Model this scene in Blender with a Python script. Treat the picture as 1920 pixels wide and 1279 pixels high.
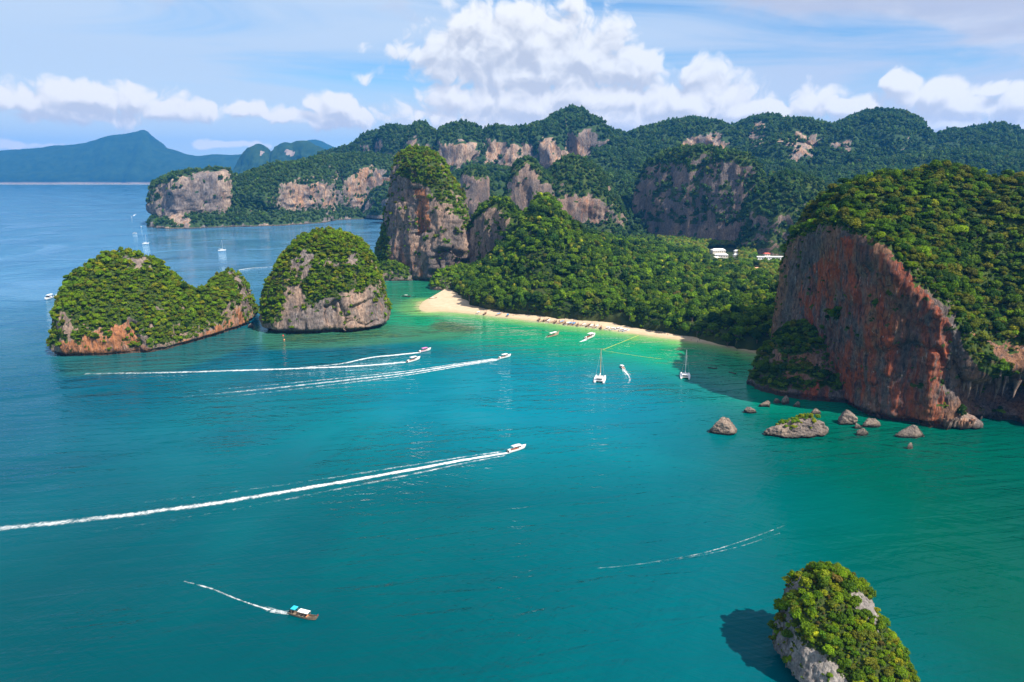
import bpy, math, random
import numpy as np
from mathutils import Vector
R = math.radians
random.seed(7)
rng = np.random.default_rng(11)
scene = bpy.context.scene
for o in list(bpy.data.objects):
    bpy.data.objects.remove(o)
COL = scene.collection

# ------------------------------------------------------------------ camera
CAM_H, PITCH, FPX = 150.0, R(13.8), 1280.0
cd = bpy.data.cameras.new('camera')
cam = bpy.data.objects.new('camera', cd)
COL.objects.link(cam)
cam.location = (0, 0, CAM_H)
cam.rotation_euler = (math.pi/2 - PITCH, 0, 0)
cd.sensor_width = 36.0
cd.lens = 24.0
cd.clip_start = 1.0
cd.clip_end = 80000.0
scene.camera = cam

SUN_EL = 51.0
SUN_H = Vector((0.76, -0.65, 0)).normalized()
SUN_DIR = Vector((SUN_H.x*math.cos(R(SUN_EL)), SUN_H.y*math.cos(R(SUN_EL)), math.sin(R(SUN_EL))))
SUN_ROT = math.atan2(SUN_H.x, SUN_H.y)          # clockwise from +Y
sd = bpy.data.lights.new('sun', 'SUN')
sd.energy = 5.0
sd.angle = R(0.55)
sd.color = (1.0, 0.93, 0.82)
sun = bpy.data.objects.new('sun', sd)
COL.objects.link(sun)
sun.rotation_euler = (-SUN_DIR).to_track_quat('-Z', 'Y').to_euler()

scene.view_settings.view_transform = 'Standard'
scene.view_settings.look = 'None'
scene.view_settings.exposure = 0.8
scene.view_settings.gamma = 1.0
scene.view_settings.use_curve_mapping = False
scene.render.engine = 'CYCLES'
cy = scene.cycles
cy.use_denoising = True
cy.max_bounces = 5
cy.diffuse_bounces = 2
cy.glossy_bounces = 3
cy.transmission_bounces = 3
cy.transparent_max_bounces = 12
cy.volume_bounces = 0
cy.use_adaptive_sampling = True
cy.adaptive_threshold = 0.01
cy.caustics_reflective = False
cy.caustics_refractive = False

# ------------------------------------------------------------------ pixel <-> place helpers (photo frame is 1920 x 1279)
CP, SP = math.cos(PITCH), math.sin(PITCH)
def ray(px, py):
    u = (px - 960.0)/FPX
    v = -(py - 639.5)/FPX
    return np.array([u, CP + v*SP, -SP + v*CP])
def gnd(px, py, z=0.0):
    d = ray(px, py)
    return np.array([0, 0, CAM_H]) + d*((z - CAM_H)/d[2])
def atY(px, py, Y):
    d = ray(px, py)
    return np.array([0, 0, CAM_H]) + d*(Y/d[1])
def project(P):
    P = np.asarray(P, float)
    q = P - np.array([0, 0, CAM_H])
    dep = q[..., 1]*CP - q[..., 2]*SP
    up = q[..., 1]*SP + q[..., 2]*CP
    dd = np.where(dep > 1, dep, 1)
    return 960 + FPX*q[..., 0]/dd, 639.5 - FPX*up/dd, dep
def lerp(a, b, t):
    return a + (b - a)*t
def sstep(a, b, x):
    t = np.clip((x - a)/(b - a), 0, 1)
    return t*t*(3 - 2*t)

# ------------------------------------------------------------------ node helper
class NT:
    def __init__(self, tree):
        self.t = tree
    def n(self, typ, **kw):
        nd = self.t.nodes.new(typ)
        for k, v in kw.items():
            setattr(nd, k, v)
        return nd
    def put(self, sock, v):
        if isinstance(v, bpy.types.NodeSocket):
            self.t.links.new(v, sock)
        elif v is not None:
            sock.default_value = v
    def m(self, op, a, b=None, c=None, clamp=False):
        nd = self.n('ShaderNodeMath', operation=op, use_clamp=clamp)
        self.put(nd.inputs[0], a); self.put(nd.inputs[1], b); self.put(nd.inputs[2], c)
        return nd.outputs[0]
    def v(self, op, a, b=None, c=None, s=None):
        nd = self.n('ShaderNodeVectorMath', operation=op)
        self.put(nd.inputs[0], a); self.put(nd.inputs[1], b)
        if c is not None: self.put(nd.inputs[2], c)
        if s is not None: self.put(nd.inputs['Scale'], s)
        return nd.outputs['Value'] if op in ('LENGTH', 'DOT_PRODUCT', 'DISTANCE') else nd.outputs[0]
    def mix(self, f, a, b, typ='MIX'):
        nd = self.n('ShaderNodeMix', data_type='RGBA', blend_type=typ)
        nd.clamp_factor = True
        self.put(nd.inputs[0], f); self.put(nd.inputs[6], self.c4(a)); self.put(nd.inputs[7], self.c4(b))
        return nd.outputs[2]
    @staticmethod
    def c4(v):
        return (*v, 1.0) if isinstance(v, (tuple, list)) and len(v) == 3 else v
    def noise(self, vec, scale, detail=4, rough=.55, dist=0.0, out='Fac', dim='3D'):
        nd = self.n('ShaderNodeTexNoise', noise_dimensions=dim)
        self.put(nd.inputs['Vector'], vec)
        nd.inputs['Scale'].default_value = scale
        nd.inputs['Detail'].default_value = detail
        nd.inputs['Roughness'].default_value = rough
        nd.inputs['Distortion'].default_value = dist
        return nd.outputs[out]
    def rng(self, x, a, b, c=0.0, d=1.0, smooth=True):
        nd = self.n('ShaderNodeMapRange', interpolation_type='SMOOTHSTEP' if smooth else 'LINEAR')
        self.put(nd.inputs[0], x)
        for i, q in enumerate((a, b, c, d)):
            nd.inputs[i+1].default_value = q
        return nd.outputs[0]
    def attr(self, name, kind='GEOMETRY'):
        nd = self.n('ShaderNodeAttribute', attribute_name=name)
        nd.attribute_type = kind
        return nd
    def comb(self, x, y, z):
        nd = self.n('ShaderNodeCombineXYZ')
        for i, q in enumerate((x, y, z)):
            self.put(nd.inputs[i], q)
        return nd.outputs[0]

# ------------------------------------------------------------------ world: physical sky, high veil, cumulus
def build_world():
    w = bpy.data.worlds.new('World')
    scene.world = w
    w.use_nodes = True
    t = w.node_tree
    t.nodes.clear()
    N = NT(t)
    out = N.n('ShaderNodeOutputWorld')
    bg = N.n('ShaderNodeBackground')
    bg.inputs['Strength'].default_value = 0.081
    t.links.new(bg.outputs[0], out.inputs['Surface'])
    sky = N.n('ShaderNodeTexSky', sky_type='NISHITA')
    sky.sun_disc = False
    sky.sun_elevation = R(SUN_EL)
    sky.sun_rotation = SUN_ROT
    sky.altitude = 100
    sky.air_density = 1.0
    sky.dust_density = 0.6
    sky.ozone_density = 2.0
    tc = N.n('ShaderNodeTexCoord')
    sep = N.n('ShaderNodeSeparateXYZ')
    t.links.new(tc.outputs['Generated'], sep.inputs[0])
    az = N.m('MULTIPLY', N.m('ARCTAN2', sep.outputs[0], sep.outputs[1]), 57.2958)
    el = N.m('MULTIPLY', N.m('ARCSINE', N.m('MINIMUM', N.m('MAXIMUM', sep.outputs[2], -1), 1)), 57.2958)
    P = N.comb(az, el, 0.0)
    # cumulus heaps: direction (deg) and angular radii
    heaps = [(985,78,135,58,1),(868,62,42,42,1),(905,100,60,45,1),(1095,112,95,42,1),(1185,135,62,26,1),(1000,140,190,30,1),
             (925,188,105,34,1),(845,178,45,24,1),(985,196,110,28,1),(1120,178,150,26,1),(1310,142,26,34,1),(1345,178,62,36,1),(1300,200,110,30,1),(1400,205,70,20,1),
             (1462,214,44,12,1),(1545,188,42,26,1),(1585,203,45,20,1),(1690,160,30,18,1),(1745,182,60,24,1),(1815,200,60,22,1),(1868,165,48,12,.8),(1930,185,60,26,1),
             (50,190,95,22,1),(165,176,80,24,1),(240,190,70,22,1),(335,207,75,16,1),(470,208,40,15,1),(530,218,35,10,1),(632,200,34,20,1),(660,222,45,16,1),(600,226,45,14,1),
             (777,216,11,11,1),(818,226,12,11,.9),(420,270,48,6,.8),(25,272,48,6,.8),(1250,236,60,12,.7),
             (790,100,60,12,.55),(1000,232,180,26,.9),(1230,228,170,26,.9),(1440,228,90,16,.8),(1780,235,110,22,.8),(150,214,130,16,.8),(-150,170,120,30,1),(2100,170,120,34,1)]
    def make_field(nm, fine):
        g = bpy.data.node_groups.new(nm, 'ShaderNodeTree')
        g.interface.new_socket('P', in_out='INPUT', socket_type='NodeSocketVector')
        g.interface.new_socket('F', in_out='OUTPUT', socket_type='NodeSocketFloat')
        G = NT(g)
        gi = G.n('NodeGroupInput'); go = G.n('NodeGroupOutput')
        p = gi.outputs[0]
        warp = G.noise(p, .35, 2, .5, out='Color', dim='2D')
        pw = G.v('ADD', p, G.v('MULTIPLY', G.v('SUBTRACT', warp, (.5, .5, .5)), (2.4, 1.3, 0)))
        acc = None
        for (cx, cyy, rx, ry, k) in heaps:
            d = ray(cx, cyy); d = d/np.linalg.norm(d)
            A = math.degrees(math.atan2(d[0], d[1])); E = math.degrees(math.asin(d[2]))
            s = 57.2958/1280.0*abs(d[1])
            q = G.v('MULTIPLY', G.v('SUBTRACT', pw, (A, E, 0)), (1/(rx*s*1.25), 1/(ry*s*1.25), 0))
            f = G.m('MULTIPLY_ADD', G.v('LENGTH', q), -k, k)
            acc = f if acc is None else G.m('SMOOTH_MAX', acc, f, .18)
        n1 = G.noise(p, .42, 8 if fine else 2, .55, .1, dim='2D')
        bil = None
        for sc_, am in ((.30, 1.75), (.75, .85), (1.8, .34), (3.9, .13))[:4 if fine else 3]:
            b_ = G.m('MULTIPLY', G.m('SUBTRACT', G.m('ABSOLUTE', G.m('SUBTRACT', G.noise(pw, sc_, 0, .5, dim='2D'), .5)), .11), am)
            bil = b_ if bil is None else G.m('ADD', bil, b_)
        n = G.m('ADD', G.m('MULTIPLY', G.m('SUBTRACT', n1, .5), .46), bil)
        G.put(go.inputs[0], G.m('ADD', G.m('ADD', G.m('MAXIMUM', acc, -1.2), .06), n))
        return g
    g_fine, g_soft = make_field('cumulus_edge', True), make_field('cumulus_body', False)
    def field(g, vec):
        nd = N.n('ShaderNodeGroup'); nd.node_tree = g
        N.put(nd.inputs[0], vec)
        return nd.outputs[0]
    F0 = field(g_fine, P)
    S0 = field(g_soft, P)
    S1 = field(g_soft, N.v('ADD', P, (.35, .85, 0)))
    dens = N.rng(F0, -.06, 0.46)
    lit = N.m('ADD', N.m('MULTIPLY', N.m('SUBTRACT', S0, S1), 1.0), N.m('MULTIPLY', N.m('SUBTRACT', F0, S0), .7))
    lit = N.m('ADD', lit, N.m('MULTIPLY', F0, -.22))
    lit = N.rng(lit, -.62, .38)
    ccol = N.mix(lit, (5.0, 5.1, 5.55), (8.0, 7.9, 7.7))
    # high veil, streaked along the horizon, and a soft grey sheet of higher cloud
    cv = N.v('MULTIPLY', P, (.022, .16, 0))
    c1 = N.noise(cv, 1.3, 6, .58, .9, dim='2D')
    c2 = N.noise(N.v('MULTIPLY', P, (.012, .06, 0)), 1.5, 4, .55, .4, dim='2D')
    side = N.rng(az, 0, 32, 0.0, .20)
    lft = N.rng(az, -40, -12, .26, 0.0)
    veil = N.m('MULTIPLY', N.rng(N.m('ADD', N.m('ADD', c1, N.m('MULTIPLY', c2, .75)), N.m('ADD', side, lft)), .60, 1.08), .9)
    low = N.rng(el, 0, 8, .75, .12)
    veil = N.m('MAXIMUM', veil, low)
    blue = N.mix(1.0, sky.outputs[0], (.62, .96, 1.18), 'MULTIPLY')
    vc = N.mix(N.rng(az, 5, 30), (5.0, 5.85, 6.9), (4.9, 5.3, 6.3))
    base = N.mix(veil, blue, vc)
    sheet = N.noise(N.v('MULTIPLY', P, (.06, .13, 0)), 1.0, 6, .55, .5, dim='2D')
    sheet = N.m('MULTIPLY', N.rng(N.m('ADD', sheet, N.m('ADD', N.rng(az, 6, 24, -.10, .22), N.rng(el, 7.5, 13, -.28, .08))), .44, .66), .85)
    scol = N.mix(N.rng(N.noise(N.v('MULTIPLY', P, (.10, .22, 0)), 1.0, 5, .55, .3, dim='2D'), .35, .65), (4.5, 4.6, 5.4), (6.2, 6.1, 6.4))
    base = N.mix(sheet, base, scol)
    up = N.rng(el, -1.0, .5)
    col = N.mix(N.m('MULTIPLY', dens, up), base, ccol)
    col = N.mix(1.0, col, N.mix(N.rng(el, 0, 9), (1.55, 1.38, 1.15), (1.0, 1.0, 1.0)), 'MULTIPLY')
    t.links.new(col, bg.inputs['Color'])
    w.cycles.sampling_method = 'MANUAL'
    w.cycles.sample_map_resolution = 512
build_world()
# ------------------------------------------------------------------ noise
_perm = np.random.default_rng(3).permutation(256)
_perm = np.concatenate([_perm, _perm, _perm])
_grad = np.random.default_rng(4).normal(size=(256, 3))
_grad /= np.linalg.norm(_grad, axis=1)[:, None]
def perlin(p):
    i = np.floor(p).astype(int)
    f = p - i
    u = f*f*f*(f*(f*6 - 15) + 10)
    i &= 255
    r = 0
    for dx in (0, 1):
        wx = u[..., 0] if dx else 1 - u[..., 0]
        for dy in (0, 1):
            wy = u[..., 1] if dy else 1 - u[..., 1]
            for dz in (0, 1):
                wz = u[..., 2] if dz else 1 - u[..., 2]
                h = _perm[_perm[_perm[(i[..., 0] + dx) & 255] + ((i[..., 1] + dy) & 255)] + ((i[..., 2] + dz) & 255)]
                g = _grad[h]
                r = r + wx*wy*wz*(g[..., 0]*(f[..., 0] - dx) + g[..., 1]*(f[..., 1] - dy) + g[..., 2]*(f[..., 2] - dz))
    return r*1.6
def fbm(p, octv=4, gain=.5, ridged=False):
    a, s, tot = 1.0, 0, 0
    p = np.array(p, float)
    for k in range(octv):
        n = perlin(p + 17.3*k)
        if ridged:
            n = 1 - 2*np.abs(n)
        s = s + a*n
        tot += a
        a *= gain
        p = p*2.03
    return s/tot

# ------------------------------------------------------------------ lofted surfaces
def herm(P, closed, ts, knots):
    K = P.shape[0]
    if closed:
        P = np.concatenate([P[-2:], P, P[:3]])
        L = knots[-1]
        d = np.diff(knots)
        kn = np.concatenate([[-d[-1]-d[-2], -d[-1]], knots, [L + d[0], L + d[0] + d[1]]])
    else:
        P = np.concatenate([(2*P[0] - P[1])[None], P, (2*P[-1] - P[-2])[None]])
        kn = np.concatenate([[2*knots[0] - knots[1]], knots, [2*knots[-1] - knots[-2]]])
    h = np.maximum(np.diff(kn), 1e-6)
    sl = np.diff(P, axis=0)/h.reshape(-1, *([1]*(P.ndim - 1)))
    hp, hn = h[:-1], h[1:]
    sh = (-1, *([1]*(P.ndim - 1)))
    T = (sl[:-1]*hn.reshape(sh) + sl[1:]*hp.reshape(sh))/(hp + hn).reshape(sh)
    idx = np.clip(np.searchsorted(kn, ts, side='right') - 1, 1, len(kn) - 3)
    hh = h[idx]
    t = ((ts - kn[idx])/hh)
    t2, t3 = t*t, t*t*t
    r = lambda a: a.reshape(sh)
    return (r(2*t3 - 3*t2 + 1)*P[idx] + r(t3 - 2*t2 + t)*r(hh)*T[idx - 1] + r(3*t2 - 2*t3)*P[idx + 1] + r(t3 - t2)*r(hh)*T[idx])
def loft(C, closed, du, dv):
    """C: (K columns, V profile points, 3) -> dense grid (nu, nv, 3)."""
    C = np.asarray(C, float)
    nxt = np.roll(C, -1, 0) if closed else C[1:]
    cur = C if closed else C[:-1]
    ku = np.maximum(np.linalg.norm(nxt - cur, axis=2).max(1), .01)
    ku = np.concatenate([[0], np.cumsum(ku)])
    nu = max(8, int(ku[-1]/du))
    tu = np.linspace(0, ku[-1], nu, endpoint=not closed)
    G = herm(C, closed, tu, ku)
    kv = np.maximum(np.linalg.norm(np.diff(C, axis=1), axis=2).mean(0), .01)
    kv = np.concatenate([[0], np.cumsum(kv)])
    nv = max(6, int(kv[-1]/dv))
    tv = np.linspace(0, kv[-1], nv)
    G = herm(np.swapaxes(G, 0, 1), False, tv, kv)
    return np.swapaxes(G, 0, 1).copy()
def gnormals(G, closed):
    if closed:
        dU = np.roll(G, -1, 0) - np.roll(G, 1, 0)
    else:
        dU = np.gradient(G, axis=0)
    dV = np.gradient(G, axis=1)
    n = np.cross(dU, dV)
    n /= np.maximum(np.linalg.norm(n, axis=2), 1e-9)[..., None]
    return n
def mesh_np(name, V, F, smooth=True, attrs=None, colors=None):
    me = bpy.data.meshes.new(name)
    F = np.asarray(F, np.int32)
    k = F.shape[1]
    me.vertices.add(len(V)); me.loops.add(F.size); me.polygons.add(len(F))
    me.vertices.foreach_set('co', np.asarray(V, np.float32).ravel())
    me.loops.foreach_set('vertex_index', F.ravel())
    me.polygons.foreach_set('loop_start', np.arange(len(F), dtype=np.int32)*k)
    me.polygons.foreach_set('loop_total', np.full(len(F), k, np.int32))
    me.update(calc_edges=True)
    if smooth:
        me.polygons.foreach_set('use_smooth', np.ones(len(F), bool))
    for nm, a in (attrs or {}).items():
        at = me.attributes.new(nm, 'FLOAT', 'POINT')
        at.data.foreach_set('value', np.asarray(a, np.float32).ravel())
    for nm, a in (colors or {}).items():
        at = me.attributes.new(nm, 'FLOAT_COLOR', 'POINT')
        a = np.asarray(a, np.float32)
        at.data.foreach_set('color', np.concatenate([a, np.ones((len(a), 1), np.float32)], 1).ravel())
    return me
def grid_faces(nu, nv, closed):
    i = np.arange(nu if closed else nu - 1)
    j = np.arange(nv - 1)
    I, J = np.meshgrid(i, j, indexing='ij')
    I2 = (I + 1) % nu
    return np.stack([I*nv + J, I2*nv + J, I2*nv + J + 1, I*nv + J + 1], -1).reshape(-1, 4)
def link(name, me, mat=None, parent=None, loc=None):
    o = bpy.data.objects.new(name, me)
    COL.objects.link(o)
    if mat is not None and me is not None and len(me.materials) == 0:
        me.materials.append(mat)
    if parent is not None:
        o.parent = parent
    if loc is not None:
        o.location = loc
    return o
def tag(o, label=None, cat=None, group=None, kind=None):
    if label: o['label'] = label
    if cat: o['category'] = cat
    if group: o['group'] = group
    if kind: o['kind'] = kind
    return o
def empty(name, loc=(0, 0, 0), rz=0.0):
    o = bpy.data.objects.new(name, None)
    COL.objects.link(o)
    o.location = loc
    o.rotation_euler = (0, 0, rz)
    o.empty_display_size = 1
    return o
def inpoly(x, y, poly):
    r = np.zeros(np.shape(x), bool)
    n = len(poly)
    for i in range(n):
        x1, y1 = poly[i]; x2, y2 = poly[(i + 1) % n]
        c = ((y1 > y) != (y2 > y))
        with np.errstate(divide='ignore', invalid='ignore'):
            xi = (x2 - x1)*(y - y1)/(y2 - y1 + 1e-12) + x1
        r ^= c & (x < xi)
    return r

ZW, ZH = 480, 320                       # coarse depth grid: only used to pick which trees are worth an object of their own
zbuf = np.full((ZH, ZW), 1e9)
def zsplat(P):
    x, y, d = project(P.reshape(-1, 3))
    i = (x*ZW/1920).astype(int); j = (y*ZH/1279).astype(int)
    ok = (d > 1) & (i >= 0) & (i < ZW) & (j >= 0) & (j < ZH)
    np.minimum.at(zbuf, (j[ok], i[ok]), d[ok])

PLANTS = dict(pos=[], r=[], typ=[], tint=[], mass=[], nrm=[])
TINTS = dict(lush=(.135, .225, .008), mid=(.078, .150, .009), dark=(.028, .070, .010), yellow=(.215, .245, .014), brown=(.15, .115, .032),
             olive=(.115, .135, .014), hill=(.046, .098, .030), hill2=(.072, .132, .034))
def scatter(G, N, closed, veg, rmin, rmax, palette, types, mass, cover=.55, zmin=1.5, push=.25, seed=0, fill=0):
    if fill:
        dk = {k: v for k, v in palette.items()}; dk['dark'] = dk.get('dark', 0) + fill*.35
        scatter(G, N, closed, veg, rmin*.38, rmin*.85, dk, types, mass, cover=1.15/fill, zmin=zmin, push=push, seed=seed + 500)
    rg = np.random.default_rng(seed + 100)
    P00 = G if closed else G[:-1]
    P10 = np.roll(G, -1, 0) if closed else G[1:]
    V0 = veg if closed else veg[:-1]
    N0 = N if closed else N[:-1]
    a, b, c, d = P00[:, :-1], P10[:, :-1], P10[:, 1:], P00[:, 1:]
    area = .5*np.linalg.norm(np.cross(c - a, d - b), axis=2)
    w = area*V0[:, :-1]*((a[..., 2] > zmin))
    # leave out what could never be seen: far side of the mass
    rm = (rmin + rmax)/2
    tot = w.sum()
    n = int(tot/(math.pi*rm*rm*cover))
    if n < 1: return
    cdf = np.cumsum(w.ravel()); cdf /= cdf[-1]
    k = np.minimum(np.searchsorted(cdf, rg.random(n)), len(cdf) - 1)
    iu, iv = np.divmod(k, w.shape[1])
    s, t = rg.random(n)[:, None], rg.random(n)[:, None]
    p = (a[iu, iv]*(1-s)*(1-t) + b[iu, iv]*s*(1-t) + c[iu, iv]*s*t + d[iu, iv]*(1-s)*t)
    nn = N0[iu, iv]
    r = rmin + (rmax - rmin)*rg.random(n)**1.6
    p = p + nn*(push*r)[:, None]*np.array([1, 1, .3]) - np.array([0, 0, .35])*r[:, None]
    cl = fbm(p/ (rm*7.0) + seed, 2)*1.2 + rg.normal(0, .45, n)
    names = list(palette)
    wts = np.array([palette[q] for q in names], float); wts = np.cumsum(wts)/wts.sum()
    q = np.searchsorted(wts, .5*(1 + np.tanh(cl*1.1)))
    tint = np.array([TINTS[x] for x in names])[np.minimum(q, len(names) - 1)]
    tint = tint*(1 + rg.normal(0, .13, (n, 1)))*(1 + rg.normal(0, .05, (n, 3)))
    PLANTS['pos'].append(p); PLANTS['r'].append(r); PLANTS['tint'].append(np.clip(tint, .004, .5))
    PLANTS['typ'].append(rg.choice(types, n)); PLANTS['mass'].append(np.array([mass]*n)); PLANTS['nrm'].append(nn)

def displace(G, closed, specs, seed):
    """specs: (amplitude, (lx, ly, lz), octaves, on 'steep' | 'flat' | 'all', ridged)"""
    N = gnormals(G, closed)
    if N[..., 2].mean() < 0 and not closed: N = -N
    steep = 1 - np.clip(np.abs(N[..., 2]), 0, 1)**1.2
    off = 0
    for amp, lam, octv, where, ridged in specs:
        q = G/np.array(lam) + seed*7.77
        n = fbm(q, octv, .52, ridged)
        if where == 'body':
            zt = G[..., 2].max(1, keepdims=True)
            wgt = 1 - np.clip(G[..., 2]/np.maximum(zt, 1), 0, 1)**5
        else:
            wgt = steep if where == 'steep' else (1 - steep if where == 'flat' else 1)
        off = off + amp*n*wgt
    H = N.copy()
    H[..., 2] *= .6
    return G + H*off[..., None]

def crag(name, C, closed, du, dv, specs, mat, seed, vr=(.3, .55), vnoise=(.35, 14), rock_px=(), veg_px=(), warm=0.0, warm_px=(),
         plants=None, parent=None, flip=False, grey=0.0, zmax_rock=None, jit=9, vegbase=.0, ledge=.26, carve=(), notch=None):
    G = loft(C, closed, du, dv)
    if flip: G = G[::-1].copy()
    if carve:
        N0 = gnormals(G, closed); x, y, dep = project(G)
        jx = x + .6*jit*fbm(G/(dep.mean()*.015) + 2.5, 2); jy = y + .6*jit*fbm(G/(dep.mean()*.015) + 7.1, 2)
        for poly, depth in carve:
            mk = (inpoly(jx, jy, poly) & (N0[..., 1] < .4)).astype(float)
            for _ in range(3):
                p = np.pad(mk, 1, mode='edge')
                mk = (p[:-2, 1:-1] + p[2:, 1:-1] + p[1:-1, :-2] + p[1:-1, 2:] + 2*mk)/6
            G = G - N0*np.array([1, 1, .2])*(depth*mk)[..., None]
    G = displace(G, closed, specs, seed)
    if notch:
        N0 = gnormals(G, closed)
        k = sstep(notch[0] + .8, notch[0] - .6, G[..., 2] + .5*fbm(G/6., 2))*notch[1]
        G = G - N0*np.array([1, 1, 0])*k[..., None]
    N = gnormals(G, closed)
    nz = N[..., 2]
    x, y, dep = project(G)
    vn = fbm(G/vnoise[1] + seed*3.1, 3)
    veg = sstep(vr[0], vr[1], nz + vnoise[0]*vn + vegbase)
    jx = x + jit*fbm(G/ (dep.mean()*.012) + 5.5, 3); jy = y + jit*fbm(G/(dep.mean()*.012) + 9.1, 3)
    front = N[..., 1] < .35
    led = fbm(G/np.array([vnoise[1]*.55, vnoise[1]*.55, vnoise[1]*.3]) + seed*1.7, 3)
    for poly in rock_px:
        veg = np.where(inpoly(jx, jy, poly) & front, .9*sstep(ledge, ledge + .12, led + .22*(nz - .2)), veg)
    for poly in veg_px:
        veg = np.where(inpoly(jx, jy, poly) & front, np.maximum(veg, .5 + .5*sstep(-.3, .1, vn)), veg)
    veg = veg*sstep(1.0, 3.0, G[..., 2])
    wm = np.full(nz.shape, float(warm))
    for poly, v in warm_px:
        wm = np.where(inpoly(jx, jy, poly), v, wm)
    wm = wm + .32*fbm(G/np.array([22, 22, 34.]) + seed, 3)
    nu, nv = G.shape[:2]
    me = mesh_np(name, G.reshape(-1, 3), grid_faces(nu, nv, closed), attrs=dict(veg=veg.ravel(), warm=wm.ravel()))
    o = link(name, me, mat, parent)
    zsplat(G)
    if plants:
        for pl in (plants if isinstance(plants, list) else [plants]):
            scatter(G, N, closed, veg, seed=seed, **pl)
    return o

def ring(xl, xr, py, Y, ryf, ryb=None, ex=2.5, K=20, rot=0.0, z=None):
    """closed cross-section whose silhouette spans xl..xr at height of py on the plane y = Y"""
    a = atY(xl, py, Y); b = atY(xr, py, Y)
    xc, rx = (a[0] + b[0])/2, abs(b[0] - a[0])/2
    zz = a[2] if z is None else z
    ryb = ryb or ryf
    out = []
    for k in range(K):
        th = 2*math.pi*k/K
        c, s = math.cos(th), math.sin(th)
        sc = abs(c)**(2/ex)*(1 if c >= 0 else -1)
        ss = abs(s)**(2/ex)*(1 if s >= 0 else -1)
        yy = ss*(ryb if ss > 0 else ryf)
        xx = rx*sc
        if rot:
            yy += rot*xx
        out.append((xc + xx, Y + yy, zz))
    return np.array(out)
def stack(rings):
    return np.swapaxes(np.array(rings), 0, 1)
def cap(rg_, z_up=(1.2, 1.8), sc=(.5, .02)):
    c = rg_.mean(0)
    r = []
    for s, z in zip(sc, z_up):
        q = c + (rg_ - c)*s
        q[:, 2] = rg_[:, 2].mean() + z
        r.append(q)
    return r
def col(px, yb, yt, c0=None, c1=None, D=60.0, d0=.12, steep=5.0, Yb=None, zb=0.0, back=.9, bulge=.68):
    if Yb is None:
        B = gnd(px, yb, zb)
    else:
        d = ray(px, 700.0)
        B = np.array([d[0]/d[1]*Yb, Yb, zb])
        yb = project(B)[1]
    Y0 = B[1]
    top = atY(px, yt, Y0 + D)
    if c0 is None:
        f = atY(px, lerp(yb, yt, .33), Y0 + .22*D)
        c = atY(px, lerp(yb, yt, .62), Y0 + .46*D)
        s = atY(px, lerp(yb, yt, .86), Y0 + .72*D)
    else:
        f = atY(px, c0, Y0 + d0*D)
        c = atY(px, c1, Y0 + d0*D + steep)
        s = atY(px, lerp(c1, yt, bulge), Y0 + lerp(d0*D + steep, D, .5))
    bk = np.array([top[0], Y0 + D*(1 + back*.5), zb + (top[2] - zb)*.72])
    bb = np.array([top[0], Y0 + D*(1 + back), zb - 3.0])
    sk = B.copy(); sk[2] = zb - 4.0
    for q in (f, c, s):
        q[2] = max(q[2], zb + .5)
    return [sk, B, f, c, s, top, bk, bb]

class MB:
    """collects simple solids into one mesh"""
    def __init__(s):
        s.v, s.f, s.sm = [], [], []
    def add(s, V, F, smooth=False):
        n = len(s.v)
        s.v += [tuple(map(float, q)) for q in V]
        s.f += [tuple(i + n for i in q) for q in F]
        s.sm += [smooth]*len(F)
    def box(s, c, d, rz=0.0, taper=1.0, ry=0.0):
        V = []
        for z in (-.5, .5):
            k = taper if z > 0 else 1
            for x, y in ((-.5, -.5), (.5, -.5), (.5, .5), (-.5, .5)):
                q = Vector((x*d[0]*k, y*d[1]*k, z*d[2]))
                if ry: q.rotate(__import__('mathutils').Euler((0, ry, 0)))
                if rz: q.rotate(__import__('mathutils').Euler((0, 0, rz)))
                V.append((c[0] + q.x, c[1] + q.y, c[2] + q.z))
        s.add(V, [(3, 2, 1, 0), (4, 5, 6, 7), (0, 1, 5, 4), (1, 2, 6, 5), (2, 3, 7, 6), (3, 0, 4, 7)])
    def tube(s, a, b, r0, r1=None, n=8):
        a, b = Vector(a), Vector(b)
        r1 = r0 if r1 is None else r1
        d = (b - a).normalized()
        u = d.orthogonal().normalized(); w = d.cross(u)
        V = []
        for p, r in ((a, r0), (b, r1)):
            for k in range(n):
                th = 2*math.pi*k/n
                V.append(p + u*(r*math.cos(th)) + w*(r*math.sin(th)))
        F = [(k, (k+1) % n, n + (k+1) % n, n + k) for k in range(n)]
        s.add(V, F, True)
        s.add([V[k] for k in range(n)], [tuple(range(n))[::-1]])
        s.add([V[n + k] for k in range(n)], [tuple(range(n))])
    def grid(s, G, closed=False, smooth=True, cap0=False, cap1=False):
        G = np.asarray(G, float)
        nu, nv = G.shape[:2]
        s.add(G.reshape(-1, 3), [tuple(q) for q in grid_faces(nu, nv, closed).tolist()], smooth)
    def build(s, name, mat, parent=None):
        me = bpy.data.meshes.new(name)
        me.from_pydata(s.v, [], s.f)
        me.polygons.foreach_set('use_smooth', s.sm)
        me.update()
        return link(name, me, mat, parent)
def copy_tree(o, parent=None):
    c = o.copy()
    COL.objects.link(c)
    if parent is not None:
        c.parent = parent
    for ch in o.children:
        copy_tree(ch, c)
    return c
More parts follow.
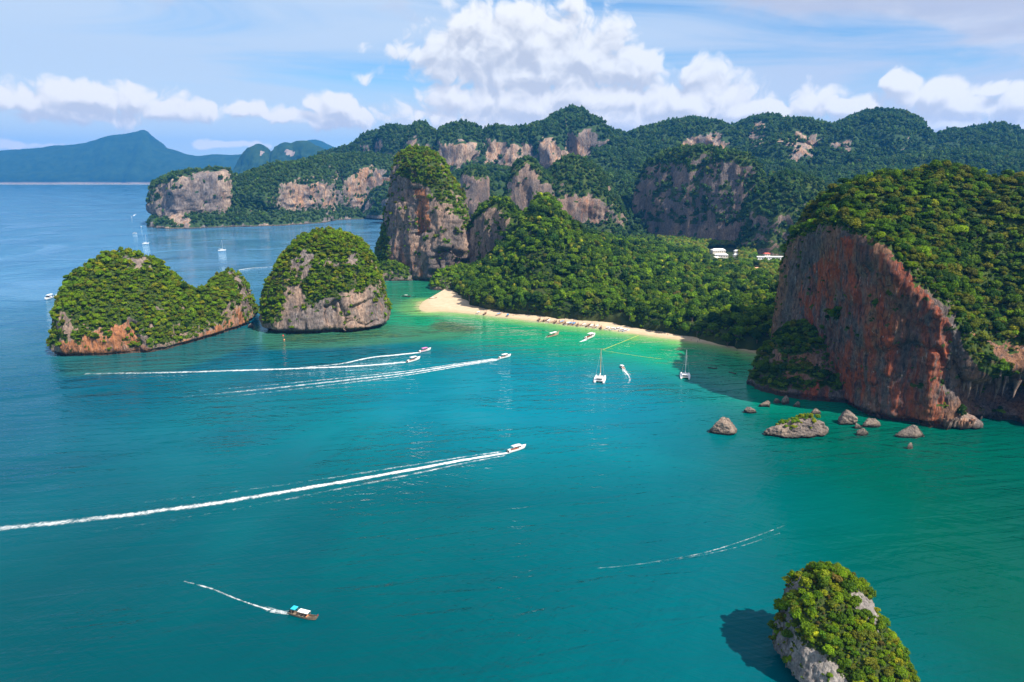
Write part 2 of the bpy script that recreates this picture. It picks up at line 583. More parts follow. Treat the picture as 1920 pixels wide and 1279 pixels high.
# ------------------------------------------------------------------ materials
MAT = {}
def new_mat(name):
    m = bpy.data.materials.new(name)
    m.use_nodes = True
    m.node_tree.nodes.clear()
    N = NT(m.node_tree)
    out = N.n('ShaderNodeOutputMaterial')
    return m, N, out
def principled(N, out, **kw):
    b = N.n('ShaderNodeBsdfPrincipled')
    for k, v in kw.items():
        N.put(b.inputs[k], v)
    N.t.links.new(b.outputs[0], out.inputs['Surface'])
    return b
def plain(name, rgb, rough=.5, var=.12, scale=3.0, metal=0.0, spec=.5):
    if name in MAT: return MAT[name]
    m, N, out = new_mat(name)
    tc = N.n('ShaderNodeTexCoord')
    f = N.noise(tc.outputs['Object'], scale, 4)
    c = N.mix(N.rng(f, .3, .7), tuple(q*(1 - var) for q in rgb), tuple(min(1, q*(1 + var)) for q in rgb))
    principled(N, out, **{'Base Color': c, 'Roughness': rough, 'Metallic': metal, 'Specular IOR Level': spec})
    MAT[name] = m
    return m

def rock_mat(name, grey=(.26, .24, .235), pale=(.42, .34, .28), warm=(.42, .20, .09), dark=(.045, .045, .055), s=1.0, under=(.030, .055, .010),
             under2=(.06, .09, .016), streak=.55, bump=1.0):
    m, N, out = new_mat(name)
    geo = N.n('ShaderNodeNewGeometry')
    P = geo.outputs['Position']
    veg = N.attr('veg').outputs['Fac']; wm = N.attr('warm').outputs['Fac']
    pv = N.v('MULTIPLY', P, (1/s, 1/s, .16/s))           # drawn out vertically: run-off streaks
    wob = N.noise(N.v('MULTIPLY', P, (1/s,)*3), .05, 3, .5, out='Color')
    pv = N.v('ADD', pv, N.v('MULTIPLY', N.v('SUBTRACT', wob, (.5,)*3), (6, 6, 6)))
    big = N.noise(N.v('MULTIPLY', P, (1/s, 1/s, .55/s)), .035, 5, .6)
    st1 = N.noise(pv, .22, 6, .62)
    st2 = N.noise(pv, .55, 5, .6)
    fine = N.noise(N.v('MULTIPLY', P, (1/s, 1/s, .6/s)), .55, 8, .68)
    c = N.mix(N.rng(big, .40, .60), grey, pale)
    c = N.mix(N.rng(N.m('ADD', wm, N.m('MULTIPLY', N.m('SUBTRACT', st1, .5), 1.3)), .35, .72), c, warm)
    c = N.mix(N.m('MULTIPLY', N.rng(st2, .52, .66), streak), c, dark)
    c = N.mix(N.m('MULTIPLY', N.rng(st1, .58, .72), .55*streak/.55), c, N.mix(.5, dark, grey))
    c = N.mix(N.m('MULTIPLY', N.rng(N.noise(pv, .9, 4, .5), .62, .75), .5), c, (.55, .52, .50))
    st0 = N.noise(N.v('MULTIPLY', P, (1, 1, .22)), .055, 5, .62, .4)
    c = N.mix(N.m('MULTIPLY', N.rng(st0, .50, .66), .62), c, N.mix(.35, dark, grey))
    st3 = N.noise(N.v('MULTIPLY', P, (1/s, 1/s, .10/s)), 1.25, 6, .66)
    c = N.mix(N.m('MULTIPLY', N.rng(st3, .50, .68), .8*streak), c, N.mix(N.rng(st1, .4, .6), dark, N.mix(.6, c, dark)))
    c = N.mix(N.m('MULTIPLY', N.rng(st3, .46, .30), .40), c, pale)
    c = N.mix(1.0, c, N.mix(N.rng(fine, .25, .75), (.50, .47, .47), (1.32, 1.32, 1.28)), 'MULTIPLY')
    # waterline band: dark algae plus undercut shade painted into the colour
    sz = N.n('ShaderNodeSeparateXYZ'); N.put(sz.inputs[0], P)
    tide_shade = N.rng(N.m('ADD', sz.outputs[2], N.m('MULTIPLY', fine, 1.5)), 1.8, 4.0, 1, 0)
    c = N.mix(N.m('MULTIPLY', tide_shade, .8), c, (.03, .028, .022))
    u = N.mix(N.rng(N.noise(P, .25/s, 5, .65), .35, .65), under, under2)
    vf = N.rng(N.m('ADD', veg, N.m('MULTIPLY', N.m('SUBTRACT', fine, .5), .9)), .35, .6)
    c = N.mix(vf, c, u)
    b = principled(N, out, **{'Base Color': c, 'Roughness': .9, 'Specular IOR Level': .2})
    bp = N.n('ShaderNodeBump')
    bp.inputs['Strength'].default_value = .75*bump
    bp.inputs['Distance'].default_value = 1.6*s
    h = N.m('ADD', N.m('ADD', N.m('MULTIPLY', st2, .9), N.m('MULTIPLY', st3, -.7)), N.m('ADD', fine, N.m('MULTIPLY', st1, .8)))
    N.put(bp.inputs['Height'], h)
    N.put(b.inputs['Normal'], bp.outputs[0])
    MAT[name] = m
    return m

def leaf_mat():
    m, N, out = new_mat('foliage_green')
    tint = N.attr('tint', 'INSTANCER').outputs['Color']
    oi = N.n('ShaderNodeObjectInfo')
    lv = N.attr('leafv').outputs['Fac']
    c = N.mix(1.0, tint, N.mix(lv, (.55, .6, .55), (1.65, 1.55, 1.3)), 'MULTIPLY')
    c = N.mix(1.0, c, N.mix(oi.outputs['Random'], (.82, .86, .9), (1.18, 1.12, 1.0)), 'MULTIPLY')
    df = N.n('ShaderNodeBsdfDiffuse'); N.put(df.inputs[0], c)
    tr = N.n('ShaderNodeBsdfTranslucent'); N.put(tr.inputs[0], N.mix(1.0, c, (1.25, 1.35, .6), 'MULTIPLY'))
    gl = N.n('ShaderNodeBsdfGlossy'); gl.inputs['Roughness'].default_value = .5; gl.inputs[0].default_value = (.5, .5, .5, 1)
    a = N.n('ShaderNodeMixShader'); a.inputs[0].default_value = .33
    b = N.n('ShaderNodeMixShader'); b.inputs[0].default_value = .01
    N.t.links.new(df.outputs[0], a.inputs[1]); N.t.links.new(tr.outputs[0], a.inputs[2])
    N.t.links.new(a.outputs[0], b.inputs[1]); N.t.links.new(gl.outputs[0], b.inputs[2])
    N.t.links.new(b.outputs[0], out.inputs['Surface'])
    MAT['leaf'] = m
    return m
leaf_mat()
plain('bark', (.16, .12, .085), .9, .3, 1.0)

def sea_mat():
    m, N, out = new_mat('sea_water')
    geo = N.n('ShaderNodeNewGeometry'); P = geo.outputs['Position']
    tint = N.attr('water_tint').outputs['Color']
    reef = N.attr('reef').outputs['Fac']
    big = N.noise(P, .008, 4, .55, .6)
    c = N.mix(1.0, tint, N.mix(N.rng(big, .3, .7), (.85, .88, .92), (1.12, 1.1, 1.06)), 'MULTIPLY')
    rn = N.noise(N.v('MULTIPLY', P, (.5, 1, 1)), .06, 6, .65)
    rf = N.rng(N.m('ADD', reef, N.m('MULTIPLY', N.m('SUBTRACT', rn, .5), 1.3)), .35, .75)
    c = N.mix(N.m('MULTIPLY', rf, .85), c, N.mix(N.rng(N.noise(P, .12, 4), .35, .65), (.018, .055, .035), (.06, .10, .035)))
    b = N.n('ShaderNodeBsdfDiffuse'); N.put(b.inputs['Color'], c)
    gl = N.n('ShaderNodeBsdfGlossy'); gl.inputs['Color'].default_value = (.72, .90, 1.0, 1); gl.inputs['Roughness'].default_value = .05
    fr = N.n('ShaderNodeFresnel'); fr.inputs['IOR'].default_value = 1.333
    mx = N.n('ShaderNodeMixShader')
    N.put(mx.inputs[0], N.m('MINIMUM', N.m('MULTIPLY', N.m('POWER', fr.outputs[0], 1.5), 1.25), 1.0)); N.t.links.new(b.outputs[0], mx.inputs[1]); N.t.links.new(gl.outputs[0], mx.inputs[2])
    N.t.links.new(mx.outputs[0], out.inputs['Surface'])
    # swell trains from several quarters plus wind chop
    def train(ang, lam, stretch, dist):
        ca, sa = math.cos(R(ang)), math.sin(R(ang))
        s = N.n('ShaderNodeSeparateXYZ'); N.put(s.inputs[0], P)
        a = N.m('ADD', N.m('MULTIPLY', s.outputs[0], ca), N.m('MULTIPLY', s.outputs[1], sa))
        bb = N.m('SUBTRACT', N.m('MULTIPLY', s.outputs[1], ca), N.m('MULTIPLY', s.outputs[0], sa))
        v = N.comb(N.m('DIVIDE', a, lam), N.m('DIVIDE', bb, lam*stretch), 0.0)
        return N.noise(v, 1.0, 3, .55, dist)
    w1 = train(100, 8.0, 7.0, .5)
    w2 = train(62, 4.2, 5.0, .4)
    w3 = train(140, 3.0, 3.5, .3)
    chop = N.noise(P, .9, 4, .6)
    patch = N.rng(N.noise(P, .006, 3, .5, .8), .32, .68, .25, 1.5)
    h = N.m('ADD', N.m('MULTIPLY', w1, 2.0), N.m('ADD', N.m('MULTIPLY', w2, .9), N.m('ADD', N.m('MULTIPLY', w3, .5), N.m('MULTIPLY', chop, .05))))
    h = N.m('MULTIPLY', h, patch)
    bp = N.n('ShaderNodeBump')
    bp.inputs['Strength'].default_value = 1.0
    bp.inputs['Distance'].default_value = .85
    N.put(bp.inputs['Height'], h)
    for q in (b, gl, fr):
        N.put(q.inputs['Normal'], bp.outputs[0])
    MAT['sea'] = m
    return m
sea_mat()

def sand_mat():
    m, N, out = new_mat('beach_sand')
    geo = N.n('ShaderNodeNewGeometry'); P = geo.outputs['Position']
    s = N.n('ShaderNodeSeparateXYZ'); N.put(s.inputs[0], P)
    n = N.noise(P, .15, 6, .65)
    c = N.mix(N.rng(n, .3, .7), (.46, .345, .225), (.55, .43, .30))
    wet = N.rng(N.m('ADD', s.outputs[2], N.m('MULTIPLY', N.m('SUBTRACT', n, .5), .35)), .12, .5, 1, 0)
    c = N.mix(N.m('MULTIPLY', wet, .7), c, (.36, .29, .17))
    deb = N.noise(N.v('MULTIPLY', P, (1, 1, 1)), .45, 5, .7)
    hi = N.rng(s.outputs[2], 1.1, 2.2)
    c = N.mix(N.m('MULTIPLY', N.rng(deb, .58, .68), N.m('MULTIPLY', hi, .8)), c, (.16, .11, .07))
    b = principled(N, out, **{'Base Color': c, 'Roughness': .9, 'Specular IOR Level': .2})
    bp = N.n('ShaderNodeBump'); bp.inputs['Strength'].default_value = .4; bp.inputs['Distance'].default_value = .2
    N.put(bp.inputs['Height'], N.noise(P, 1.2, 4, .6)); N.put(b.inputs['Normal'], bp.outputs[0])
    MAT['sand'] = m
sand_mat()

def land_mat():
    m, N, out = new_mat('valley_floor')
    geo = N.n('ShaderNodeNewGeometry'); P = geo.outputs['Position']
    n = N.noise(P, .03, 7, .65)
    c = N.mix(N.rng(n, .35, .65), (.018, .036, .009), (.05, .062, .018))
    c = N.mix(N.rng(N.noise(P, .012, 5, .6), .66, .74), c, (.14, .11, .06))
    principled(N, out, **{'Base Color': c, 'Roughness': .95, 'Specular IOR Level': .1})
    MAT['land'] = m
land_mat()

def far_mat():
    m, N, out = new_mat('distant_forest_slopes')
    geo = N.n('ShaderNodeNewGeometry'); P = geo.outputs['Position']
    n = N.noise(P, .012, 9, .72)
    c = N.mix(N.rng(n, .3, .7), (.010, .030, .014), (.03, .06, .022))
    wm = N.attr('warm').outputs['Fac']; veg = N.attr('veg').outputs['Fac']
    c = N.mix(N.rng(veg, .3, .6, 1, 0), c, (.28, .22, .19))
    principled(N, out, **{'Base Color': c, 'Roughness': .95, 'Specular IOR Level': .1})
    MAT['far'] = m
far_mat()

def foam_mat():
    m, N, out = new_mat('boat_wash_foam')
    geo = N.n('ShaderNodeNewGeometry'); P = geo.outputs['Position']
    f = N.attr('foam').outputs['Fac']
    a = N.noise(P, .55, 7, .72, .6)
    b2 = N.noise(P, .16, 4, .6, .4)
    n = N.m('ADD', N.m('MULTIPLY', a, .7), N.m('MULTIPLY', b2, .45))
    k = N.rng(N.m('SUBTRACT', N.m('ADD', N.m('MULTIPLY', f, .95), N.m('MULTIPLY', N.m('SUBTRACT', n, .56), 1.7)), .50), -.30, .40)
    k = N.m('MULTIPLY', k, N.rng(f, .02, .35))
    df = N.n('ShaderNodeBsdfDiffuse'); df.inputs[0].default_value = (.80, .84, .85, 1)
    tr = N.n('ShaderNodeBsdfTransparent')
    mx = N.n('ShaderNodeMixShader')
    N.put(mx.inputs[0], N.m('MULTIPLY', k, .82))
    N.t.links.new(tr.outputs[0], mx.inputs[1]); N.t.links.new(df.outputs[0], mx.inputs[2])
    N.t.links.new(mx.outputs[0], out.inputs['Surface'])
    MAT['foam'] = m
foam_mat()

def haze_mat():
    m, N, out = new_mat('sea_haze')
    v = N.n('ShaderNodeVolumePrincipled')
    v.inputs['Color'].default_value = (.05, .37, 1.0, 1)
    v.inputs['Density'].default_value = 5.6e-5
    v.inputs['Anisotropy'].default_value = .1
    N.t.links.new(v.outputs[0], out.inputs['Volume'])
    MAT['haze'] = m
haze_mat()
# ------------------------------------------------------------------ the setting: sea, sand, land, far hills, air
BEACH_W = [(792, 566), (786, 577), (800, 584), (830, 584), (860, 586), (900, 590), (960, 597), (1040, 606), (1130, 617), (1200, 627), (1280, 638), (1330, 645), (1400, 658), (1450, 670), (1475, 676)]
BEACH_V = [(838, 540), (850, 540), (862, 552), (880, 564), (905, 573), (930, 578), (970, 584), (1050, 591), (1130, 598), (1200, 612), (1280, 624), (1330, 634), (1400, 645), (1450, 655), (1475, 660)]
bw = np.array([gnd(*p) for p in BEACH_W]); bv = np.array([gnd(p[0], p[1], 2.0) for p in BEACH_V])
def seg_dist(X, Y, pts):
    d = np.full(X.shape, 1e9)
    for a, b in zip(pts[:-1], pts[1:]):
        ex, ey = b[0] - a[0], b[1] - a[1]
        t = np.clip(((X - a[0])*ex + (Y - a[1])*ey)/(ex*ex + ey*ey + 1e-9), 0, 1)
        d = np.minimum(d, np.hypot(X - a[0] - t*ex, Y - a[1] - t*ey))
    return d
def build_sea():
    def axis(lo, hi, step, far_lo, far_hi):
        core = np.arange(lo, hi + .1, step)
        o = []; s = step; x = hi
        while x < far_hi:
            s *= 1.35; x += s; o.append(x)
        i = []; s = step; x = lo
        while x > far_lo:
            s *= 1.35; x -= s; i.append(x)
        return np.array(i[::-1] + list(core) + o)
    xs = axis(-620, 420, 5.0, -16000, 16000); ys = axis(120, 1080, 5.0, -2500, 11500)
    X, Y = np.meshgrid(xs, ys, indexing='ij')
    nz = fbm(np.stack([X/90, Y/90, 0*X], -1), 3)
    nz2 = fbm(np.stack([X/26, Y/26, 0*X + 5], -1), 3)
    d = seg_dist(X, Y, bw) + 6*nz2
    far = np.array([.055, .175, .31]); bright = np.array([.0, .140, .195])  # far: pale sky reflection painted into the water colour
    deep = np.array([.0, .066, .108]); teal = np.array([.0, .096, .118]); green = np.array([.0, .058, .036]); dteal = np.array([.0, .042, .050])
    em = np.array([.004, .235, .100]); lime = np.array([.16, .36, .10]); wash = np.array([.42, .38, .20])
    f = lambda k: np.asarray(k)[..., None]
    left = sstep(-40, -330, X + 60*nz - .12*(Y - 400))
    c = teal + (deep - teal)*f(left)
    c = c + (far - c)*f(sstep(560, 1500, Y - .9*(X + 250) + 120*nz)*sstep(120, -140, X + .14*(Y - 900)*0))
    mb_ = gnd(990, 740)
    c = c + (bright - c)*f(.9*sstep(210, 40, np.hypot((X - mb_[0]), (Y - mb_[1])*1.2) + 30*nz))
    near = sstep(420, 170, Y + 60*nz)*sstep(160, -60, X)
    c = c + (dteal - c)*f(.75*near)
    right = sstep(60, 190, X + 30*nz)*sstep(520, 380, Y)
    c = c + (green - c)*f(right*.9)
    bay = sstep(170, 30, d + 20*nz)
    c = c + (em - c)*f(bay*.95)
    tow = gnd(790, 545)
    b2 = sstep(190, 60, np.hypot(X - tow[0], (Y - tow[1])*.8) + 15*nz)
    c = c + (np.array([.012, .15, .078]) - c)*f(b2*.9)
    c = c + (lime - c)*f(sstep(36, 8, d)*.85)
    c = c + (wash - c)*f(sstep(9, 1.5, d)*.9)
    # shallow shelf round the two islets
    reef = np.zeros(X.shape)
    for poly, k in (([(492, 618), (730, 612), (800, 615), (870, 606), (900, 618), (840, 632), (740, 640), (640, 648), (510, 652)], .75),
                    ([(800, 592), (860, 598), (922, 612), (905, 628), (830, 630), (780, 618)], 1.0), ([(730, 560), (770, 566), (770, 580), (735, 578)], .55),
                    ([(120, 668), (300, 660), (470, 614), (480, 640), (330, 690), (140, 700)], .35)):
        wp = [tuple(gnd(*q)[:2]) for q in poly]
        ins = inpoly(X, Y, wp)
        e = seg_dist(X, Y, [*wp, wp[0]])
        reef = np.maximum(reef, .78*k*np.where(ins, sstep(-2, 22, e), 0))
        if k < 1:
            sh = np.where(ins, 1.0, sstep(16, 0, e))*k
            c = c + (np.array([.035, .13, .062]) - c)*f(sh*.95)
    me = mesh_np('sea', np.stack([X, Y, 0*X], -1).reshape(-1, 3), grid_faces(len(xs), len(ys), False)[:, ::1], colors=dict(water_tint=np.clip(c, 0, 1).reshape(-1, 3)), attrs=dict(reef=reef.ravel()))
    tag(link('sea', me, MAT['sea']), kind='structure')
build_sea()

def build_beach():
    C = []
    for i, (a, b) in enumerate(zip(bw, bv)):
        n = (b - a); n[2] = 0; L = np.linalg.norm(n); n /= max(L, .1)
        q = lambda t, z: np.array([a[0] + n[0]*t, a[1] + n[1]*t, z])
        C.append([q(-6, -.6), q(0, .02), q(.25*L, .35), q(.7*L, 1.3), q(L, 2.0), q(L + 12, 2.6), q(L + 40, 2.9)])
    G = loft(np.array(C), False, 2.0, 1.5)
    G[..., 2] += .12*fbm(G/9.0, 3)*sstep(0, .5, G[..., 2])
    nu, nv = G.shape[:2]
    tag(link('beach', mesh_np('beach', G.reshape(-1, 3), grid_faces(nu, nv, False)), MAT['sand']), kind='structure')
    # far beach in the next bay
    C = []
    for px, y0, y1 in ((560, 421, 418), (600, 416, 412), (640, 412, 408), (690, 410, 405), (745, 408, 404), (800, 407, 402)):
        a, b = gnd(px, y0, 0), gnd(px, y1, 3)
        C.append([a - [0, 14, 2], a, lerp(a, b, .5), b, b + [0, 80, 1]])
    G = loft(np.array(C), False, 6, 6)
    nu, nv = G.shape[:2]
    tag(link('far_beach', mesh_np('far_beach', G.reshape(-1, 3), grid_faces(nu, nv, False)), MAT['sand']), kind='structure')
    # the low shore under the far range
    C = []
    for px in (-400, -200, -60, 40, 120, 200, 285, 340, 420, 520):
        yy = 345.4
        a = gnd(px, yy, 0)
        C.append([a - [0, 60, 3], a, a + [0, 60, 4.0], a + [0, 150, 4.5]])
    G = loft(np.array(C), False, 60, 30)
    nu, nv = G.shape[:2]
    tag(link('distant_shore', mesh_np('distant_shore', G.reshape(-1, 3), grid_faces(nu, nv, False)), MAT['sand']), kind='structure')
build_beach()

# valley floor behind the beach trees
def build_land():
    C = []
    for px in (838, 880, 930, 1000, 1080, 1160, 1240, 1320, 1400, 1455):
        i = np.interp(px, [p[0] for p in BEACH_V], np.arange(len(BEACH_V)))
        k = int(min(i, len(bv) - 2)); a = lerp(bv[k], bv[k + 1], i - k)
        row = [np.array([a[0], a[1] + 1.0, 1.6])]
        d = ray(px, 600)
        for Y, z in ((a[1] + 40, 3.4), (1050, 5.0), (1400, 7.0), (1800, 9.0), (2400, 14.0), (3600, 20.0)):
            x = d[0]/d[1]*max(Y, a[1])*(1 + (.35 if px > 1400 else (-.12 if px < 860 else 0))*sstep(1000, 2000, Y))
            row.append(np.array([x, Y, z]))
        C.append(row)
    e = np.array(C[-1]).copy(); e[:, 0] += np.array([60, 120, 300, 600, 1100, 1800, 2600]); C.append(e)
    G = loft(np.array(C), False, 12, 12)
    G[..., 2] += 1.0*fbm(G/60., 3)*sstep(2.5, 5, G[..., 2])
    nu, nv = G.shape[:2]
    tag(link('ground', mesh_np('ground', G.reshape(-1, 3), grid_faces(nu, nv, False)), MAT['land']), kind='structure')
    return G
LAND = build_land()

# ------------------------------------------------------------------ distant ranges
def far_range(name, prof, Y0, D, amp, lam, du, rock_px=(), seed=1):
    C = [col(px, None, yt, Yb=Y0*k, D=D) for px, yt, k in prof]
    o = crag(name, np.array(C), False, du, du, [(amp, (lam, lam, lam*.7), 6, 'all', True), (amp*1.6, (lam*.8, lam*1.6, lam*3), 3, 'body', True)], MAT['far'], seed, vr=(-.6, -.3), rock_px=rock_px, vnoise=(.3, 300), jit=3)
    tag(o, kind='structure')
far_range('distant_hills', [(-420, 300, 1), (-250, 292, 1), (-100, 287, 1), (0, 284, 1), (60, 280, 1), (120, 273, 1), (165, 268, 1), (200, 257, 1), (240, 252, 1), (258, 249, 1), (270, 246, 1), (280, 254, 1), (292, 268, 1), (320, 281, 1),
          (345, 289, 1), (370, 293, 1), (400, 291, 1), (440, 292, 1), (480, 290, 1), (540, 297, 1), (620, 296, 1), (700, 300, 1), (800, 296, 1), (950, 300, 1)], 10760, 900, 40, 520, 46, seed=2)
far_range('blue_hills', [(440, 330, 1), (452, 300, 1), (465, 283, 1), (480, 272, 1), (488, 271, 1), (497, 279, 1), (506, 288, 1), (520, 276, 1), (534, 267, 1), (545, 269, 1), (560, 267, 1), (574, 267, 1), (590, 275, 1), (610, 284, 1), (630, 290, 1), (660, 296, 1), (720, 300, 1), (800, 310, 1)],
          6900, 260, 40, 200, 14, rock_px=[[(486, 284), (495, 276), (498, 283), (489, 292)], [(534, 284), (540, 278), (556, 287), (548, 293), (536, 290)]], seed=3)
far_range('faint_hills', [(540, 300, 1), (570, 268, 1), (590, 264, 1), (606, 268, 1), (625, 276, 1), (650, 280, 1), (700, 284, 1), (760, 290, 1)], 12600, 700, 50, 600, 60, seed=4)

# ------------------------------------------------------------------ the air: one closed box round everything
def build_haze():
    me = bpy.data.meshes.new('haze')
    x0, x1, y0, y1, z0, z1 = -24000, 24000, -5500, 20000, -9.0, 1080.0
    V = [(x, y, z) for z in (z0, z1) for x, y in ((x0, y0), (x1, y0), (x1, y1), (x0, y1))]
    me.from_pydata(V, [], [(3, 2, 1, 0), (4, 5, 6, 7), (0, 1, 5, 4), (1, 2, 6, 5), (2, 3, 7, 6), (3, 0, 4, 7)])
    tag(link('haze', me, MAT['haze']), kind='stuff')
# ------------------------------------------------------------------ limestone: ridges, towers, islets
rock_mat('limestone_far', s=3.2, grey=(.185, .160, .155), pale=(.36, .265, .20), warm=(.40, .22, .12), streak=.62, under=(.018, .045, .016), under2=(.04, .075, .022), bump=.8)
rock_mat('limestone', s=1.15, grey=(.165, .135, .125), pale=(.315, .215, .165), warm=(.36, .145, .06), streak=.72)
rock_mat('limestone_islet', s=1.0, grey=(.205, .17, .16), pale=(.36, .25, .19), warm=(.42, .17, .07), streak=.66)
rock_mat('limestone_red', s=1.0, grey=(.125, .105, .10), pale=(.25, .125, .07), warm=(.34, .072, .022), dark=(.022, .020, .026), streak=.78)
rock_mat('limestone_near', s=.55, grey=(.20, .185, .18), pale=(.30, .27, .25), warm=(.34, .26, .19), streak=.5, under2=(.055, .075, .018))
rock_mat('limestone_boulder', s=.45, grey=(.19, .155, .135), pale=(.29, .225, .18), warm=(.27, .17, .105), streak=.5)

MASS = {}
HILLP = dict(dark=.30, hill=.45, hill2=.2, olive=.05)
# main wall of mountains behind the valley
RT = [(600, 292), (660, 277), (690, 262), (725, 248), (752, 241), (780, 243), (806, 258), (815, 264), (845, 240), (868, 236), (888, 243), (900, 258), (930, 246), (960, 247), (985, 243), (1010, 238), (1040, 222), (1062, 208), (1082, 206),
      (1100, 220), (1120, 236), (1150, 246), (1175, 253), (1210, 243), (1250, 232), (1290, 225), (1320, 226), (1350, 238), (1375, 243), (1400, 228), (1440, 218), (1465, 227), (1500, 231), (1530, 233), (1560, 237), (1590, 227), (1620, 214), (1650, 209), (1690, 214), (1715, 225), (1726, 244),
      (1745, 258), (1770, 250), (1790, 245), (1830, 246), (1860, 236), (1885, 239), (1910, 252), (1935, 272), (1980, 270), (2060, 262), (2150, 270)]
RC = [(835, 312, 268), (868, 308, 266), (893, 308, 264), (905, 300, 290), (925, 306, 268), (965, 308, 272), (998, 308, 270), (1012, 308, 262), (1045, 308, 262), (1060, 306, 270), (1085, 304, 262), (1105, 302, 245), (1112, 290, 285), (1280, 285, 284), (1300, 286, 262), (1325, 286, 262), (1350, 287, 258), (1365, 282, 280), (1405, 280, 275), (1412, 268, 240), (1430, 270, 240), (1440, 270, 266), (1490, 276, 262), (1500, 292, 252), (1512, 292, 256), (1525, 280, 274), (1568, 285, 270), (1585, 285, 272), (1600, 280, 276), (1635, 318, 280), (1670, 320, 280), (1690, 300, 290), (1840, 290, 285), (1900, 300, 290), (1920, 300, 278), (1935, 300, 280)]
C = []
for px, yt in RT:
    near = [c for c in RC if abs(c[0] - px) < 9]
    c0 = float(np.interp(px, [c[0] for c in RC], [c[1] for c in RC])) + 2; c1 = float(np.interp(px, [c[0] for c in RC], [c[2] for c in RC]))
    c1 = max(c1, yt + 10); c0 = max(c0, c1 + 3)
    C.append(col(px, None, yt + 4, c0, c1, Yb=2650 if px < 735 else (2350 if px < 800 else (2020 if px < 1450 else 1900)), D=500 if px < 735 else 800, d0=.55, steep=30, zb=8))
cl_px = [[(836, 270), (868, 262), (893, 270), (897, 308), (834, 314)], [(908, 290), (922, 262), (960, 270), (996, 268), (1002, 308), (955, 318), (905, 310)], [(1008, 268), (1022, 256), (1042, 264), (1050, 312), (1010, 316)],
         [(1052, 290), (1075, 268), (1085, 250), (1106, 240), (1112, 290), (1096, 306), (1055, 310)], [(1270, 285), (1282, 262), (1322, 252), (1352, 248), (1360, 290), (1296, 292)], [(1402, 268), (1412, 232), (1438, 230), (1430, 276)],
         [(1450, 258), (1470, 252), (1468, 288), (1452, 288)], [(1478, 298), (1492, 240), (1514, 256), (1534, 266), (1526, 286), (1496, 302)], [(1560, 268), (1594, 262), (1598, 288), (1562, 288)], [(700, 268), (716, 262), (722, 284), (704, 288)], [(762, 262), (778, 256), (786, 282), (766, 284)], [(1900, 296), (1921, 276), (1940, 300), (1920, 304)]]
tag(crag('mountains', np.array(C), False, 6.5, 6.0, [(20, (120, 130, 90), 5, 'all', True), (95, (170, 260, 520), 3, 'body', True), (20, (70, 80, 200), 3, 'steep', True), (5, (24, 24, 40), 3, 'all', False)], MAT['limestone_far'], 11, vr=(.02, .3), vnoise=(.5, 70),
         rock_px=cl_px, warm_px=[(p, .45) for p in cl_px], plants=dict(rmin=4.2, rmax=8.5, palette=HILLP, types=[6, 7], mass='mountains', cover=.66)), kind='structure')

# foothills in front of it
C = [col(px, None, yt + 3, Yb=yb, D=D, zb=6) for px, yt, yb, D in ((790, 380, 1900, 250), (815, 345, 1850, 300), (850, 330, 1750, 350), (900, 318, 1700, 400), (960, 322, 1650, 420), (1040, 330, 1600, 420), (1120, 336, 1600, 420), (1160, 328, 1600, 450), (1200, 338, 1600, 420), (1260, 300, 1650, 500), (1330, 296, 1650, 500),
     (1390, 300, 1650, 500), (1440, 306, 1600, 500), (1500, 318, 1500, 500), (1560, 322, 1500, 500), (1620, 312, 1500, 550), (1700, 300, 1500, 600), (1800, 285, 1500, 620), (1900, 290, 1500, 620), (2050, 300, 1500, 600))]
tag(crag('foothills', np.array(C), False, 7, 6, [(20, (120, 120, 110), 5, 'all', True), (62, (150, 190, 300), 3, 'body', True), (8, (55, 55, 110), 3, 'steep', True)], MAT['limestone_far'], 15, vr=(-.25, .1), vnoise=(.35, 50),
         plants=dict(rmin=4, rmax=8, palette=HILLP, types=[6, 7], mass='foothills', cover=.6)), kind='structure')

# long headland across the next bay
HT = [(291, 352, 424, 400, 372), (296, 342, 425, 402, 352), (306, 336, 426, 404, 346), (325, 328, 428, 402, 340), (350, 324, 428, 400, 331), (375, 321, 427, 398, 328), (400, 319, 426, 397, 324), (420, 320, 425, 394, 325), (428, 328, 424, 385, 340), (436, 334, 424, 388, 352), (460, 326, 424, 392, 360), (485, 318, 424, 396, 365), (512, 308, 423, 397, 366), (530, 306, 422, 392, 340), (560, 303, 420, 392, 338), (590, 297, 418, 392, 343), (615, 294, 414, 391, 345), (632, 291, 412, 388, 350),
      (645, 290, 411, 388, 340), (660, 288, 411, 389, 325), (690, 287, 410, 390, 318), (715, 290, 409, 389, 322), (735, 294, 408, 388, 330), (760, 300, 407, 386, 340), (800, 312, 405, 380, 345), (850, 330, 403, 378, 350)]
C = [col(px, yb, yt + 3, c0, c1, D=170, d0=.25, steep=9, back=1.4) for px, yt, yb, c0, c1 in HT]
hr = [[(296, 352), (330, 334), (375, 322), (428, 318), (430, 392), (400, 396), (372, 400), (340, 404), (300, 412)], [(316, 404), (334, 396), (360, 415), (352, 424), (322, 426)], [(528, 340), (560, 345), (612, 342), (628, 372), (628, 396), (600, 384), (570, 386), (535, 398)], [(649, 338), (672, 318), (700, 308), (716, 328), (740, 340), (740, 388), (700, 376), (682, 392), (650, 388)]]
